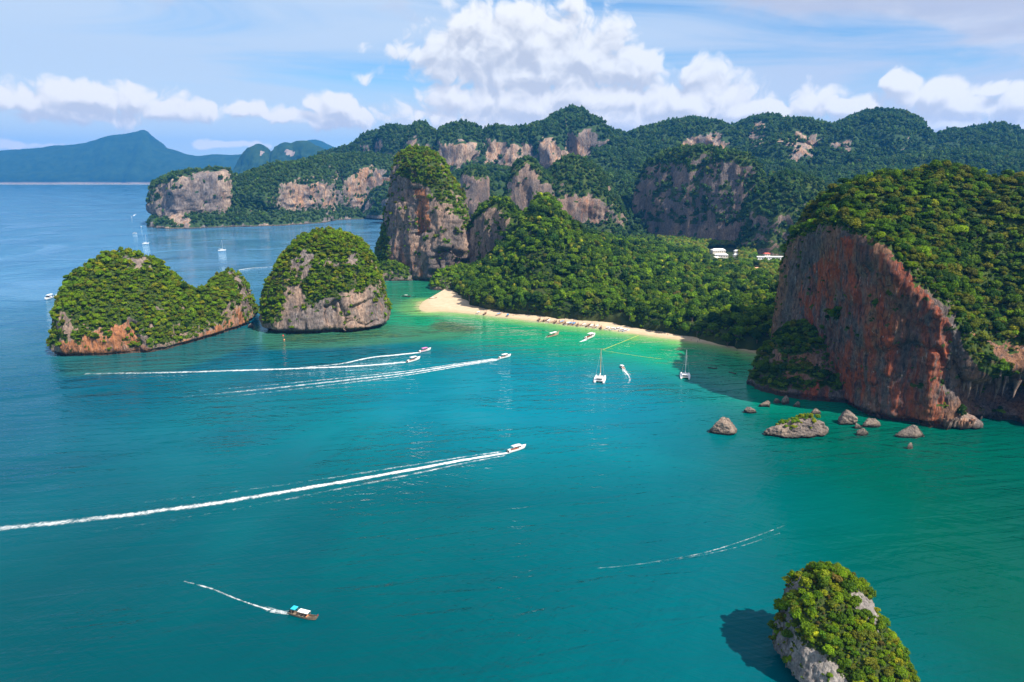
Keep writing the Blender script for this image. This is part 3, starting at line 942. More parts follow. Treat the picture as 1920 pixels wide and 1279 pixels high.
tag(crag('headland', np.array(C), False, 3.6, 3.6, [(8, (50, 60, 50), 5, 'all', True), (18, (85, 95, 200), 3, 'body', True), (13, (34, 36, 120), 4, 'steep', True), (5, (60, 60, 10), 3, 'steep', True), (3, (12, 12, 18), 3, 'all', False)], MAT['limestone_far'], 21, vr=(.15, .42), vnoise=(.4, 40), rock_px=hr,
         warm_px=[(hr[0], .25), (hr[1], .4), (hr[2], .5), (hr[3], .5)], veg_px=[[(436, 330), (520, 312), (520, 395), (432, 395)]], plants=dict(rmin=3.6, rmax=6.4, palette=dict(dark=.3, hill=.3, hill2=.3, mid=.1), types=[6, 7], mass='headland', cover=.6)),
    'wooded limestone headland with pale cliffs across the far bay', 'headland')

def rows(rs, K=22, ex=2.5, rot=0.0, base=-4.0, top=((1.5, 2.6), (.55, .03))):
    R_ = [ring(xl, xr, py, Y, f, b, ex, K, rot) for xl, xr, py, Y, f, b in rs]
    lo = R_[0].copy(); lo[:, 2] = base
    if R_[0][0, 2] > base + .5: R_ = [lo] + R_
    return stack(R_ + cap(R_[-1], *top))

# karsts standing in the valley
k1 = rows([(1196, 1402, 460, 1520, 60, 60), (1203, 1399, 430, 1520, 58, 60), (1212, 1396, 380, 1522, 55, 60), (1224, 1390, 335, 1528, 50, 58), (1240, 1378, 306, 1532, 44, 52), (1262, 1352, 290, 1538, 34, 42), (1282, 1330, 284, 1540, 22, 30)], ex=3.4, rot=-1.05)
MASS['k1'] = tag(crag('karst_hill', k1, True, 4, 4, [(10, (60, 60, 90), 4, 'all', True), (7, (24, 24, 120), 4, 'steep', True)], MAT['limestone'], 31, vr=(.18, .5), vnoise=(.35, 34),
         rock_px=[[(1206, 420), (1226, 350), (1250, 325), (1262, 345), (1300, 362), (1335, 350), (1365, 345), (1392, 350), (1396, 420)]], plants=dict(rmin=3.5, rmax=6, palette=HILLP, types=[6, 7], mass='karst hill', cover=.6), ledge=.02), 'shaded round topped limestone hill standing in the valley forest', 'limestone hill')
C = [col(px, None, yt + 3, c0, c1, Yb=1420 if px < 1030 else 1450, D=120, d0=.2, steep=6, zb=5, back=1.3) for px, yt, c0, c1 in ((940, 410, 440, 425), (952, 372, 430, 390), (964, 335, 425, 345), (978, 304, 420, 318), (990, 299, 415, 312), (1002, 312, 410, 322), (1020, 326, 405, 345), (1036, 318, 412, 372), (1052, 302, 416, 368), (1070, 295, 418, 366), (1088, 297, 420, 368), (1106, 308, 418, 370),
      (1124, 322, 416, 372), (1140, 345, 412, 385), (1155, 375, 425, 400), (1168, 410, 440, 425))]
MASS['k2'] = tag(crag('karst_hill', np.array(C), False, 3.2, 3.2, [(9, (50, 50, 60), 4, 'all', True), (7, (20, 22, 100), 4, 'steep', True)], MAT['limestone'], 33, vr=(.18, .48), vnoise=(.4, 30),
         rock_px=[[(1042, 372), (1070, 366), (1110, 372), (1136, 376), (1138, 416), (1085, 420), (1044, 412)], [(958, 400), (966, 340), (984, 302), (1004, 340), (1012, 400)]], warm_px=[([(1036, 360), (1140, 360), (1140, 425), (1036, 425)], .35)],
         plants=dict(rmin=3.2, rmax=5.5, palette=HILLP, types=[6, 7], mass='spired hill', cover=.6)), 'spired limestone hill with a pale cliff along its foot behind the beach forest', 'limestone hill')
k3 = rows([(862, 916, 440, 1640, 30, 34), (865, 914, 400, 1640, 30, 34), (867, 913, 350, 1640, 28, 32), (872, 908, 326, 1642, 22, 26), (880, 900, 319, 1645, 12, 16)])
MASS['k3'] = tag(crag('karst_pillar', k3, True, 3.5, 3.5, [(7, (40, 40, 60), 4, 'all', True), (5, (16, 16, 90), 3, 'steep', True)], MAT['limestone'], 35, vr=(.2, .5), vnoise=(.4, 25),
         plants=dict(rmin=3, rmax=5.5, palette=HILLP, types=[6, 7], mass='small pillar', cover=.6)), 'small dark limestone pillar behind the tall beach tower', 'limestone pillar')
k4 = rows([(1398, 1565, 470, 1300, 60, 70), (1404, 1558, 430, 1302, 58, 68), (1412, 1548, 390, 1306, 52, 62), (1430, 1535, 358, 1312, 42, 52), (1450, 1518, 340, 1318, 30, 38), (1466, 1502, 335, 1322, 18, 24)])
MASS['k4'] = tag(crag('karst_hill', k4, True, 4, 4, [(13, (60, 60, 60), 5, 'all', True), (6, (24, 24, 80), 3, 'steep', True)], MAT['limestone'], 37, vr=(-.1, .3), vnoise=(.5, 30),
         plants=dict(rmin=3.4, rmax=6, palette=dict(dark=.4, hill=.35, hill2=.15, olive=.1), types=[6, 7], mass='wooded hill', cover=.6)), 'low wooded limestone hill behind the red roofed houses', 'limestone hill')

# the tall tower at the end of the beach
tw = rows([(724, 860, 520, 1032, 44, 50), (718, 868, 498, 1032, 46, 52), (716, 876, 472, 1032, 46, 52), (722, 876, 440, 1032, 45, 52), (732, 868, 400, 1034, 43, 50), (740, 855, 365, 1036, 40, 48), (744, 840, 335, 1038, 36, 46), (747, 825, 308, 1040, 32, 42), (755, 812, 293, 1042, 24, 34), (766, 800, 285, 1043, 15, 22)], ex=2.7, rot=-.72)
trock = [(738, 342), (752, 338), (766, 340), (782, 352), (800, 352), (818, 378), (842, 390), (866, 420), (886, 440), (890, 520), (700, 530), (708, 470), (735, 400)]
MASS['tower'] = empty('limestone_tower')
tag(MASS['tower'], 'tall limestone tower with a green cap at the end of the beach', 'limestone tower')
crag('rock', tw, True, 1.7, 1.7, [(7, (40, 40, 70), 4, 'all', True), (9.5, (19, 19, 120), 4, 'steep', True), (2.6, (6, 6, 22), 4, 'steep', True), (1.6, (30, 30, 8), 3, 'steep', True), (1.2, (5, 5, 6), 3, 'all', False)], MAT['limestone'], 41, vr=(.22, .5), vnoise=(.4, 22), rock_px=[trock],
     veg_px=[[(745, 330), (764, 282), (800, 282), (835, 330), (850, 372), (822, 368), (790, 345)], [(708, 440), (722, 420), (735, 470), (722, 500), (706, 500)]], warm_px=[([(780, 352), (800, 352), (806, 430), (784, 440)], .75), ([(714, 470), (760, 440), (800, 480), (800, 525), (714, 525)], .4)],
     plants=[dict(rmin=2.0, rmax=3.8, palette=dict(mid=.3, lush=.35, olive=.25, yellow=.1), types=[4, 5, 8], mass='tower', cover=.5)], parent=MASS['tower'], notch=(4, 3), carve=[([(822, 472), (848, 460), (868, 480), (868, 520), (815, 522)], 9), ([(776, 352), (800, 350), (808, 430), (788, 440)], 4)])
# spur beside it
C = [col(px, yb, yt + 3, c0, c1, D=70, d0=.18, steep=5, back=1.8) for px, yb, yt, c0, c1 in ((882, 530, 500, 522, 505), (889, 531, 440, 520, 455), (896, 532, 408, 518, 418), (907, 534, 392, 515, 402), (920, 536, 380, 512, 392), (934, 538, 376, 508, 388), (948, 540, 380, 505, 395), (960, 542, 392, 500, 415), (975, 545, 400, 500, 440), (995, 550, 405, 505, 460), (1015, 552, 420, 505, 470))]
MASS['spur'] = tag(crag('rock_spur', np.array(C), False, 1.8, 1.8, [(6, (34, 34, 50), 4, 'all', True), (5, (13, 13, 70), 4, 'steep', True), (1.2, (5, 5, 8), 3, 'all', False)], MAT['limestone'], 43, vr=(.2, .5), vnoise=(.45, 18),
         rock_px=[[(884, 450), (900, 425), (925, 400), (948, 400), (944, 440), (925, 470), (918, 515), (884, 525)]], ledge=.12, veg_px=[[(955, 400), (1015, 420), (1015, 552), (930, 530), (930, 470), (952, 440)]],
         plants=dict(rmin=2.2, rmax=4.6, palette=dict(mid=.4, dark=.35, lush=.15, olive=.1), types=[4, 5], mass='spur', cover=.55)), 'grey jagged rock spur joining the tall tower to the beach forest', 'rock spur')
# wooded knoll between spur and beach, with its own spire
C = [col(px, yb, yt + 7, D=D, zb=2.2, back=1.0) for px, yb, yt, D in ((868, 548, 525, 40), (890, 566, 508, 90), (915, 575, 488, 150), (940, 580, 460, 190), (965, 584, 432, 210), (985, 586, 408, 215), (1003, 588, 382, 215), (1018, 589, 364, 215), (1030, 590, 372, 215), (1044, 591, 394, 215), (1064, 593, 412, 210), (1090, 595, 434, 240), (1115, 598, 444, 290), (1150, 604, 455, 350), (1185, 610, 464, 390), (1220, 615, 473, 410), (1260, 621, 481, 420),
      (1300, 628, 488, 420), (1340, 637, 495, 410), (1380, 642, 502, 390), (1420, 649, 516, 350), (1450, 654, 533, 280), (1490, 662, 540, 200))]
tag(crag('hill', np.array(C), False, 3.2, 3.2, [(9, (45, 45, 40), 4, 'all', False), (13, (60, 75, 120), 3, 'body', True), (4, (18, 18, 20), 3, 'all', False)], MAT['land'], 45, vr=(-1.2, -1.0), vnoise=(.1, 30),
         plants=[dict(rmin=2.5, rmax=6.6, palette=dict(dark=.25, mid=.42, lush=.21, olive=.08, brown=.02, hill2=.02), types=[0, 1, 2, 4, 5], mass='beach forest', cover=.62, fill=1.0), dict(rmin=5.5, rmax=8.5, palette=dict(dark=.5, mid=.4, hill2=.1), types=[1, 2, 4, 5], mass='beach forest', cover=3.2), dict(rmin=2.6, rmax=3.6, palette=dict(olive=.6, yellow=.2, mid=.2), types=[3], mass='beach forest palms', cover=9.0)]), kind='structure')

# palms and garden trees on the valley floor
def valley():
    N = gnormals(LAND, False)
    if N[..., 2].mean() < 0: N = -N
    x, y, d = project(LAND)
    v = (sstep(860, 950, LAND[..., 1]))*(LAND[..., 1] < 2300)
    clear = np.zeros_like(v)
    for cx, cyy, rx, ry in ((1350, 479, 27, 14), (1452, 481, 38, 15), (1412, 509, 12, 8)):
        clear = np.maximum(clear, ((x - cx)/rx)**2 + ((y - cyy)/ry)**2 < 1)
    v = v*(1 - clear)
    palmz = (y > 448) & (x > 1230) & (x < 1500)
    scatter(LAND, N, False, np.where(palmz, .7*v, v), 3.2, 7.0, dict(dark=.25, mid=.3, hill2=.35, olive=.1), [4, 5], 'valley forest', cover=.6, seed=61)
    scatter(LAND, N, False, np.where(palmz, v, .12*v), 3.0, 4.6, dict(dark=.15, mid=.35, olive=.4, yellow=.1), [3], 'valley palms', cover=.55, seed=62)
valley()

# the ragged front row of trees along the top of the sand
rt = random.Random(9)
acc_ = 0.0
for a, b in zip(bv[:-1], bv[1:]):
    L_ = np.linalg.norm(b - a); n_ = int(L_/2.6)
    for k in range(n_):
        p = lerp(a, b, rt.random()) + np.array([0, rt.uniform(1.0, 11.0), 0]); rr_ = rt.uniform(1.8, 4.6)
        p[2] = 2.0 + rt.uniform(-.8, .6)
        fx, fy, _d = project(p)
        if 1124 < fx < 1186 or 1396 < fx < 1446: continue
        PLANTS['pos'].append(p[None]); PLANTS['r'].append(np.array([rr_])); PLANTS['typ'].append(np.array([rt.choice((0, 1, 2, 4, 5))])); PLANTS['tint'].append(np.array([TINTS[rt.choice(('lush', 'mid', 'mid', 'dark', 'olive'))]]))
        PLANTS['mass'].append(np.array(['beach forest'])); PLANTS['nrm'].append(np.array([[0, 0, 1.]]))
# bare brown outcrop over the sand
oc = rows([(1128, 1184, 606, 700, 5, 14), (1129, 1183, 597, 700, 5, 14), (1133, 1180, 588, 702, 5, 14), (1142, 1174, 583, 704, 4, 10)])
MASS['outcrop'] = tag(crag('rock_outcrop', oc, True, .7, .7, [(1.2, (6, 6, 14), 3, 'all', True), (1.0, (2.2, 2.2, 16), 3, 'steep', True)], MAT['limestone_islet'], 47, vr=(.5, .8), warm=.5, plants=dict(rmin=1.6, rmax=2.6, palette=dict(mid=1), types=[4, 5], mass='outcrop')), 'bare brown rock outcrop under the trees at the back of the beach', 'rock outcrop')
# low wooded rocks at the foot of the tower
for nm, rs, lab, sd in (('p1', [(706, 778, 524, 985, 12, 20), (708, 774, 514, 986, 12, 20), (712, 758, 503, 988, 10, 16), (722, 742, 497, 990, 6, 10)], 'low wooded rock shelf left of the tall tower', 48),
                        ('p2', [(808, 905, 540, 905, 14, 40), (812, 905, 530, 908, 14, 40), (822, 900, 518, 912, 12, 36), (838, 890, 510, 918, 8, 28)], 'low leafy rock point between the tall tower and the white beach', 49)):
    MASS[nm] = tag(crag('rock_point', rows(rs), True, 1.2, 1.0, [(3, (14, 14, 12), 4, 'all', True), (1.2, (5, 5, 7), 3, 'all', False)], MAT['limestone_islet'], sd, vr=(.05, .45), vnoise=(.3, 12), warm=.25,
                        plants=dict(rmin=1.8, rmax=3.6, palette=dict(lush=.5, mid=.4, yellow=.1), types=[4, 5], mass='tower foot', cover=.5)), lab, 'rock point')

LUSH = dict(dark=.05, mid=.20, olive=.12, lush=.43, yellow=.20)
# double humped islet
C = []
for px, yb, yt, c0, c1, D in ((104, 666, 655, 664, 660, 14), (107, 668, 600, 655, 640, 26), (112, 669, 568, 650, 600, 34), (122, 670, 545, 648, 590, 40), (138, 670, 522, 648, 612, 46), (158, 670, 502, 646, 622, 50), (180, 669, 488, 642, 622, 54), (205, 668, 477, 640, 622, 56), (235, 666, 474, 640, 612, 56), (262, 664, 478, 640, 620, 56), (285, 662, 490, 650, 638, 54), (305, 658, 508, 648, 636, 50), (325, 653, 526, 645, 634, 46), (345, 648, 536, 640, 630, 42),
          (368, 641, 543, 632, 620, 40), (388, 635, 540, 625, 606, 40), (404, 630, 522, 620, 596, 40), (420, 625, 512, 616, 588, 40), (436, 620, 510, 612, 582, 38), (448, 616, 520, 608, 575, 34), (456, 612, 538, 603, 572, 26), (461, 608, 565, 600, 580, 16), (464, 608, 598, 605, 602, 8)):
    C.append(col(px, yb, yt, c0, c1, D=D, d0=.06, steep=2.0, back=1.1))
MASS['islet'] = empty('rocky_islet')
tag(MASS['islet'], 'two humped islet covered in bright green scrub, left of the other islet', 'islet')
C = np.array(C); C[:, 1, 1] += 3.0; C[:, 1, 2] = .8; C[:, 0, 1] += 3.5
ir = [[(150, 636), (185, 615), (240, 602), (262, 640), (300, 660), (280, 664), (110, 672), (108, 640)], [(440, 575), (472, 580), (470, 620), (330, 660), (335, 640), (400, 615), (432, 600)], [(420, 505), (446, 508), (470, 545), (468, 600), (452, 580), (446, 545), (432, 520)], [(106, 560), (130, 545), (150, 580), (130, 600), (110, 640)], [(230, 480), (275, 482), (290, 510), (240, 505)]]
crag('rock', C, False, 1.15, 1.1, [(4.0, (26, 26, 22), 4, 'all', False), (3.2, (11, 11, 40), 4, 'steep', True), (1.1, (4.5, 4.5, 6), 4, 'all', False)], MAT['limestone_islet'], 51, vr=(.0, .32), vnoise=(.35, 14), rock_px=[*ir[:3], ir[4]], ledge=.14,
     warm_px=[(ir[0], .75), (ir[1], .62), (ir[2], -.1)], plants=dict(rmin=1.3, rmax=3.2, palette=LUSH, types=[0, 1, 2, 4, 5, 8], mass='humped islet', cover=.52, fill=1.0), parent=MASS['islet'], notch=(2.6, 2.6), carve=[([(236, 600), (262, 606), (268, 660), (244, 660)], 4)])
# dome islet
dm = rows([(508, 716, 612, 676, 33, 34), (505, 720, 603, 676, 36, 36), (502, 722, 590, 676, 36, 36), (504, 718, 565, 677, 35, 36), (511, 710, 535, 678, 34, 36), (523, 700, 508, 679, 32, 35), (538, 690, 482, 680, 29, 33), (553, 677, 462, 682, 25, 30), (567, 662, 449, 684, 20, 26), (583, 642, 440, 686, 13, 20), (602, 622, 436, 687, 7, 12)], ex=2.7, rot=.1)
dr = [[(598, 628), (604, 560), (640, 545), (690, 550), (720, 575), (734, 622), (700, 632)], [(520, 630), (530, 575), (560, 540), (572, 580), (604, 570), (604, 632)], [(540, 495), (575, 465), (590, 480), (560, 512)], [(652, 470), (668, 465), (672, 520), (655, 530)], [(535, 560), (560, 530), (570, 560), (556, 600), (540, 610)]]
MASS['dome'] = empty('rocky_islet')
tag(MASS['dome'], 'steep dome islet with a bare pinkish cliff above the water', 'islet')
crag('rock', dm, True, 1.1, 1.05, [(4.0, (26, 26, 34), 4, 'all', False), (3.6, (10, 10, 60), 4, 'steep', True), (1.3, (4, 4, 9), 4, 'steep', True), (.8, (3.5, 3.5, 4), 3, 'all', False)], MAT['limestone_islet'], 53, vr=(.12, .42), vnoise=(.5, 13), rock_px=dr,
     warm_px=[(dr[0], .32), (dr[1], .12)], veg_px=[[(560, 535), (590, 500), (640, 495), (700, 500), (712, 535), (660, 545), (610, 558), (580, 575)], [(490, 560), (512, 520), (530, 540), (515, 600), (495, 612)], [(545, 470), (590, 432), (640, 432), (680, 470), (650, 480), (600, 470)]],
     plants=dict(rmin=1.2, rmax=3.0, palette=LUSH, types=[0, 1, 2, 4, 5, 8], mass='dome islet', cover=.52, fill=1.0), parent=MASS['dome'], notch=(3.4, 4.5), carve=[([(606, 575), (640, 560), (655, 600), (648, 625), (604, 625)], 4), ([(655, 575), (700, 560), (712, 600), (690, 612), (655, 605)], 3)])

# ------------------------------------------------------------------ the great red cliff on the right
def A(px, py, Y): return atY(px, py, Y)
def BZ(px, Y, z=0.0):
    d = ray(px, 700); return np.array([d[0]/d[1]*Y, Y, z])
def hc(base, low, edge, mid, summit, back, lip=None):
    sk = np.array([base[0], base[1], -4.0])
    return [sk, base, low, lerp(np.array(low), np.array(edge), .55) if lip is None else lip, edge, mid, summit, lerp(np.array(summit), np.array(back), .5) + np.array([0, 0, 14]), back]
def P3(x, y, z): return np.array([x, y, z], float)
H = []
H.append(hc(P3(292, 668, 2), P3(292, 666, 24), P3(292, 662, 58), P3(300, 664, 68), P3(318, 666, 74), P3(340, 690, 2)))
H.append(hc(P3(262, 622, 2), P3(260, 622, 34), P3(258, 618, 78), P3(268, 620, 86), P3(298, 626, 96), P3(350, 720, 2)))
H.append(hc(gnd(1458, 668), A(1459, 610, 556), A(1484, 478, 556), A(1490, 458, 566), A(1502, 438, 575), P3(360, 730, 2)))
H.append(hc(A(1482, 700, 520), A(1486, 640, 520), A(1496, 466, 522), A(1502, 440, 540), A(1518, 403, 560), P3(380, 735, 2)))
H.append(hc(A(1530, 730, 478), A(1530, 640, 478), A(1528, 454, 482), A(1534, 425, 512), A(1552, 374, 545), P3(400, 735, 2)))
H.append(hc(A(1580, 757, 440), A(1578, 660, 440), A(1562, 438, 445), A(1572, 412, 485), A(1592, 350, 530), P3(420, 735, 2)))
H.append(hc(A(1606, 768, 425), A(1604, 670, 424), A(1602, 440, 422), A(1615, 410, 462), A(1630, 342, 515), P3(440, 732, 2)))
H.append(hc(A(1652, 783, 407), A(1650, 690, 405), A(1652, 466, 400), A(1666, 430, 450), A(1672, 335, 510), P3(455, 730, 2)))
H.append(hc(A(1700, 791, 399), A(1698, 700, 398), A(1700, 516, 394), A(1712, 450, 448), A(1712, 335, 515), P3(475, 725, 2)))
H.append(hc(A(1742, 798, 391), A(1741, 705, 391), A(1740, 552, 388), A(1748, 470, 448), A(1755, 320, 525), P3(500, 720, 2)))
H.append(hc(A(1782, 799, 390), A(1781, 712, 391), A(1782, 600, 388), A(1786, 500, 445), A(1800, 334, 525), P3(530, 705, 2)))
H.append(hc(BZ(1815, 402), BZ(1816, 409, 16), A(1818, 632, 391), A(1822, 520, 445), A(1840, 352, 520), P3(560, 690, 2), BZ(1817, 389, 33)))
H.append(hc(BZ(1862, 410), BZ(1862, 417, 18), A(1862, 652, 392), A(1866, 530, 440), A(1880, 346, 515), P3(590, 670, 2), BZ(1862, 388, 36)))
H.append(hc(BZ(1920, 402), BZ(1922, 414, 18), A(1922, 640, 392), A(1926, 520, 440), A(1930, 356, 505), P3(620, 640, 2), BZ(1921, 387, 38)))
H.append(hc(A(2010, 815, 380), A(2012, 720, 384), A(2012, 620, 388), A(2015, 510, 430), A(2020, 368, 490), P3(650, 600, 2)))
H.append(hc(A(2160, 815, 385), A(2160, 720, 390), A(2160, 620, 395), A(2160, 530, 430), A(2160, 420, 480), P3(690, 560, 2)))
H.append(hc(A(2290, 800, 400), A(2290, 740, 405), A(2280, 690, 410), A(2280, 620, 440), A(2270, 560, 470), P3(640, 520, 2)))
H = np.array(H)
MASS['cliff'] = empty('cliff_headland')
tag(MASS['cliff'], 'huge red walled headland with a forested top at the right end of the beach', 'headland')
red = [(1440, 700), (1462, 480), (1520, 455), (1560, 432), (1620, 440), (1662, 460), (1700, 508), (1745, 548), (1785, 592), (1805, 640), (1790, 700), (1790, 800), (1590, 780), (1560, 700)]
lowr = [(1780, 640), (1830, 625), (1870, 648), (1920, 620), (1960, 630), (1960, 830), (1770, 810)]
crag('rock', H, False, 1.25, 1.15, [(5.0, (38, 38, 48), 4, 'all', False), (4.2, (14, 14, 90), 4, 'steep', True), (1.7, (4.5, 4.5, 26), 4, 'steep', True), (1.1, (12, 12, 3.5), 4, 'steep', True), (.7, (4, 4, 5), 3, 'all', False)], MAT['limestone_red'], 57, vr=(.22, .46), vnoise=(.28, 18), rock_px=[red, lowr],
     warm_px=[([(1500, 780), (1500, 520), (1580, 440), (1680, 480), (1780, 600), (1800, 800)], .52), (lowr, .05), ([(1440, 700), (1465, 470), (1500, 470), (1490, 700)], .12)],
     veg_px=[[(1800, 620), (1850, 640), (1900, 700), (1870, 720), (1835, 690), (1810, 660)]],
     plants=[dict(rmin=1.7, rmax=4.6, palette=dict(mid=.36, dark=.22, olive=.26, lush=.12, yellow=.04), types=[0, 1, 2], mass='cliff top', cover=.55, fill=1.1)], parent=MASS['cliff'], notch=(3, 3), carve=[([(1640, 660), (1700, 640), (1760, 655), (1782, 700), (1772, 800), (1640, 800)], 2.2), ([(1610, 520), (1650, 500), (1680, 560), (1620, 580)], 2)])
# lower buttress leaning on the wall
bt = rows([(1424, 1592, 745, 462, 24, 30), (1418, 1590, 735, 464, 24, 30), (1432, 1584, 712, 466, 23, 30), (1448, 1580, 690, 470, 22, 28), (1464, 1578, 660, 474, 20, 26), (1478, 1570, 636, 478, 16, 20), (1500, 1556, 622, 482, 10, 14)], rot=-.3)
crag('buttress', bt, True, 1.1, 1.1, [(5, (24, 24, 30), 4, 'all', True), (2.2, (8, 8, 36), 4, 'steep', True), (.9, (3.5, 3.5, 4), 3, 'all', False)], MAT['limestone_red'], 59, vr=(.3, .62), vnoise=(.5, 14), warm=.15, notch=(3, 2.5), warm_px=[([(1500, 720), (1545, 700), (1560, 760), (1500, 770)], .6)],
     plants=dict(rmin=1.4, rmax=3.2, palette=dict(dark=.4, mid=.4, olive=.2), types=[0, 1, 2], mass='buttress', cover=.5, fill=1.0), parent=MASS['cliff'])

# ------------------------------------------------------------------ near sea stack
ns = rows([(1486, 1672, 1268, 182, 17, 14), (1477, 1680, 1254, 182, 18, 14), (1474, 1678, 1235, 182, 18, 14), (1476, 1668, 1208, 183, 17, 13), (1480, 1652, 1180, 184, 15, 12), (1486, 1634, 1152, 185, 12.5, 11), (1490, 1622, 1126, 186.5, 10, 10), (1496, 1613, 1106, 188, 8, 8.5), (1504, 1602, 1093, 189, 5.5, 6.5), (1516, 1588, 1085, 189.5, 3.5, 4.5)], ex=3.0, K=24)
MASS['stack'] = empty('sea_stack')
tag(MASS['stack'], 'nearest sea stack, a shrub covered rock casting a shadow on the water', 'sea stack')
crag('rock', ns, True, .32, .30, [(2.0, (11, 11, 11), 4, 'all', False), (1.7, (4.2, 4.2, 16), 4, 'steep', True), (.75, (1.5, 1.5, 4), 4, 'all', True)], MAT['limestone_near'], 63, vr=(.06, .34), vnoise=(.55, 6), jit=14,
     rock_px=[[(1448, 1170), (1475, 1150), (1500, 1200), (1560, 1240), (1600, 1290), (1600, 1340), (1440, 1300)], [(1466, 1120), (1472, 1075), (1505, 1068), (1500, 1105), (1480, 1130)], [(1580, 1120), (1610, 1108), (1650, 1140), (1648, 1185), (1632, 1165)], [(1560, 1055), (1590, 1058), (1620, 1080), (1600, 1085)]],
     veg_px=[[(1495, 1110), (1540, 1070), (1570, 1090), (1580, 1140), (1620, 1180), (1690, 1200), (1700, 1290), (1610, 1270), (1560, 1220), (1510, 1180), (1485, 1150)]],
     plants=[dict(rmin=.75, rmax=2.1, palette=dict(olive=.26, lush=.26, mid=.26, yellow=.17, brown=.05), types=[0, 1, 2], mass='sea stack', cover=.55, fill=1.1, zmin=2.5, push=.2)], parent=MASS['stack'], notch=(3.2, 2.6))

# ------------------------------------------------------------------ boulders in the cove
BG = {}
def boulder(label, pts_base, px_peak, py_peak, seed, Yo=0.0, warm=.1, plants=None, name='boulder', amp=1.0, ex=2.4, zt=.55):
    (xl, yl), (xr, yr), yf = pts_base
    g = gnd((xl + xr)/2, yf)
    Yf = g[1]
    yc = Yf + max(1.5, .22*abs(xr - xl)/1280*Yf) + Yo
    pk = atY(px_peak, py_peak, yc)
    L = gnd(xl, yl)
    r0 = ring(xl, xr, yl, yc, yc - Yf, yc - Yf + 1, ex, 16, z=.05)
    c = r0.mean(0)
    h = pk[2]
    def rr(s, z):
        t = z/h
        q = lerp(c, pk, t)*1.0 + (r0 - c)*s
        q[:, 2] = z
        return q
    lo = rr(.93, 0); lo[:, 2] = -2.5
    C = stack([lo, rr(.96, .0), rr(1.0, .14*h), rr(.84, .42*h), rr(.56, .74*h), rr(.26, .94*h), rr(.01, h)])
    G = loft(C, True, .36, .34)
    rg = np.random.default_rng(seed)
    cen = G.reshape(-1, 3).mean(0); ext = np.abs(G.reshape(-1, 3) - cen).max(0)
    W_ = 2*ext[0]
    for k in range(11):
        a = rg.uniform(0, 6.283); e = rg.uniform(-.1, .95)
        n = np.array([math.cos(a)*math.cos(e)/ext[0], math.sin(a)*math.cos(e)/ext[1], math.sin(e)/ext[2]])
        sup = ((G - cen)@n).max(); n2 = n/np.linalg.norm(n)
        over = np.maximum(0, (G - cen)@n - sup*rg.uniform(.42, .80))/np.linalg.norm(n)
        G = G - over[..., None]*n2
    G = displace(G, True, [(.05*W_*amp, (.35*W_, .35*W_, .3*W_), 3, 'all', False), (.04*W_*amp, (.16*W_, .16*W_, .09*W_), 4, 'all', True), (.018*W_, (.06*W_, .06*W_, .04*W_), 3, 'all', True)], seed)
    nb = gnormals(G, True)
    G = G - nb*np.array([1, 1, 0])*(sstep(1.1, .3, G[..., 2])*.05*W_)[..., None]
    nn_ = gnormals(G, True)
    wv = .3*fbm(G/6., 3) + warm
    me = mesh_np(name, G.reshape(-1, 3), grid_faces(G.shape[0], G.shape[1], True), attrs=dict(veg=np.zeros(G.shape[0]*G.shape[1]), warm=wv.ravel()))
    o = link(name, me, MAT['limestone_boulder'])
    zsplat(G)
    BG[label] = (G, nn_)
    return tag(o, label, 'boulder')
boulder('pointed boulder standing alone in the turquoise water', ((1322, 806), (1380, 808), 817), 1366, 778, 71, amp=.8)
boulder('flat pale boulder just behind the pointed one', ((1391, 770), (1430, 770), 777), 1405, 762, 72, amp=.6)
boulder('long pale flat boulder near the cliff toe', ((1417, 759), (1456, 757), 765), 1434, 749, 73, amp=.6)
boulder('small pale boulder touching the long flat one', ((1448, 752), (1467, 752), 757), 1456, 747, 74, amp=.5)
boulder('grey block leaning against the cliff toe', ((1466, 752), (1486, 752), 759), 1474, 741, 75, amp=.5)
boulder('small buff boulder beside the leaning grey block', ((1486, 758), (1504, 758), 764), 1495, 749, 76, amp=.5)
boulder('little low boulder between the green topped rock and the cliff', ((1520, 770), (1546, 774), 778), 1532, 765, 77, amp=.5, warm=.3)
MASS['greenrock'] = boulder('largest cove boulder, topped with bright green scrub', ((1431, 802), (1550, 808), 823), 1505, 781, 78, amp=1.1, ex=2.2)
boulder('dark grey pyramid boulder at the foot of the red wall', ((1567, 788), (1614, 790), 798), 1587, 767, 79, warm=-.2)
boulder('rugged boulder right of the dark pyramid one', ((1610, 796), (1650, 797), 804), 1634, 781, 80, warm=.15, amp=.8)
boulder('low dark boulder wedged among three larger ones', ((1597, 798), (1620, 800), 805), 1607, 790, 81, warm=-.1, amp=.5)
boulder('small round boulder in front of the dark pyramid one', ((1600, 811), (1632, 811), 819), 1620, 799, 82, amp=.6)
boulder('smooth slab boulder tilted out of the green water', ((1680, 814), (1736, 816), 824), 1706, 796, 83, amp=.35, ex=2.0)
boulder('tiny jagged rock poking up in front of the slab boulder', ((1698, 839), (1715, 839), 844), 1709, 830, 84, amp=.5)
boulder('small rock at the tip of the two humped islet', ((462, 611), (477, 611), 615), 471, 606, 85, amp=.5, warm=.3)
G, nn_ = BG['largest cove boulder, topped with bright green scrub']
x_, y_, d_ = project(G)
ok = np.argwhere((nn_[..., 2] > .3) & (G[..., 2] > .40*G[..., 2].max()) & (x_ > 1455) & (x_ < 1532))
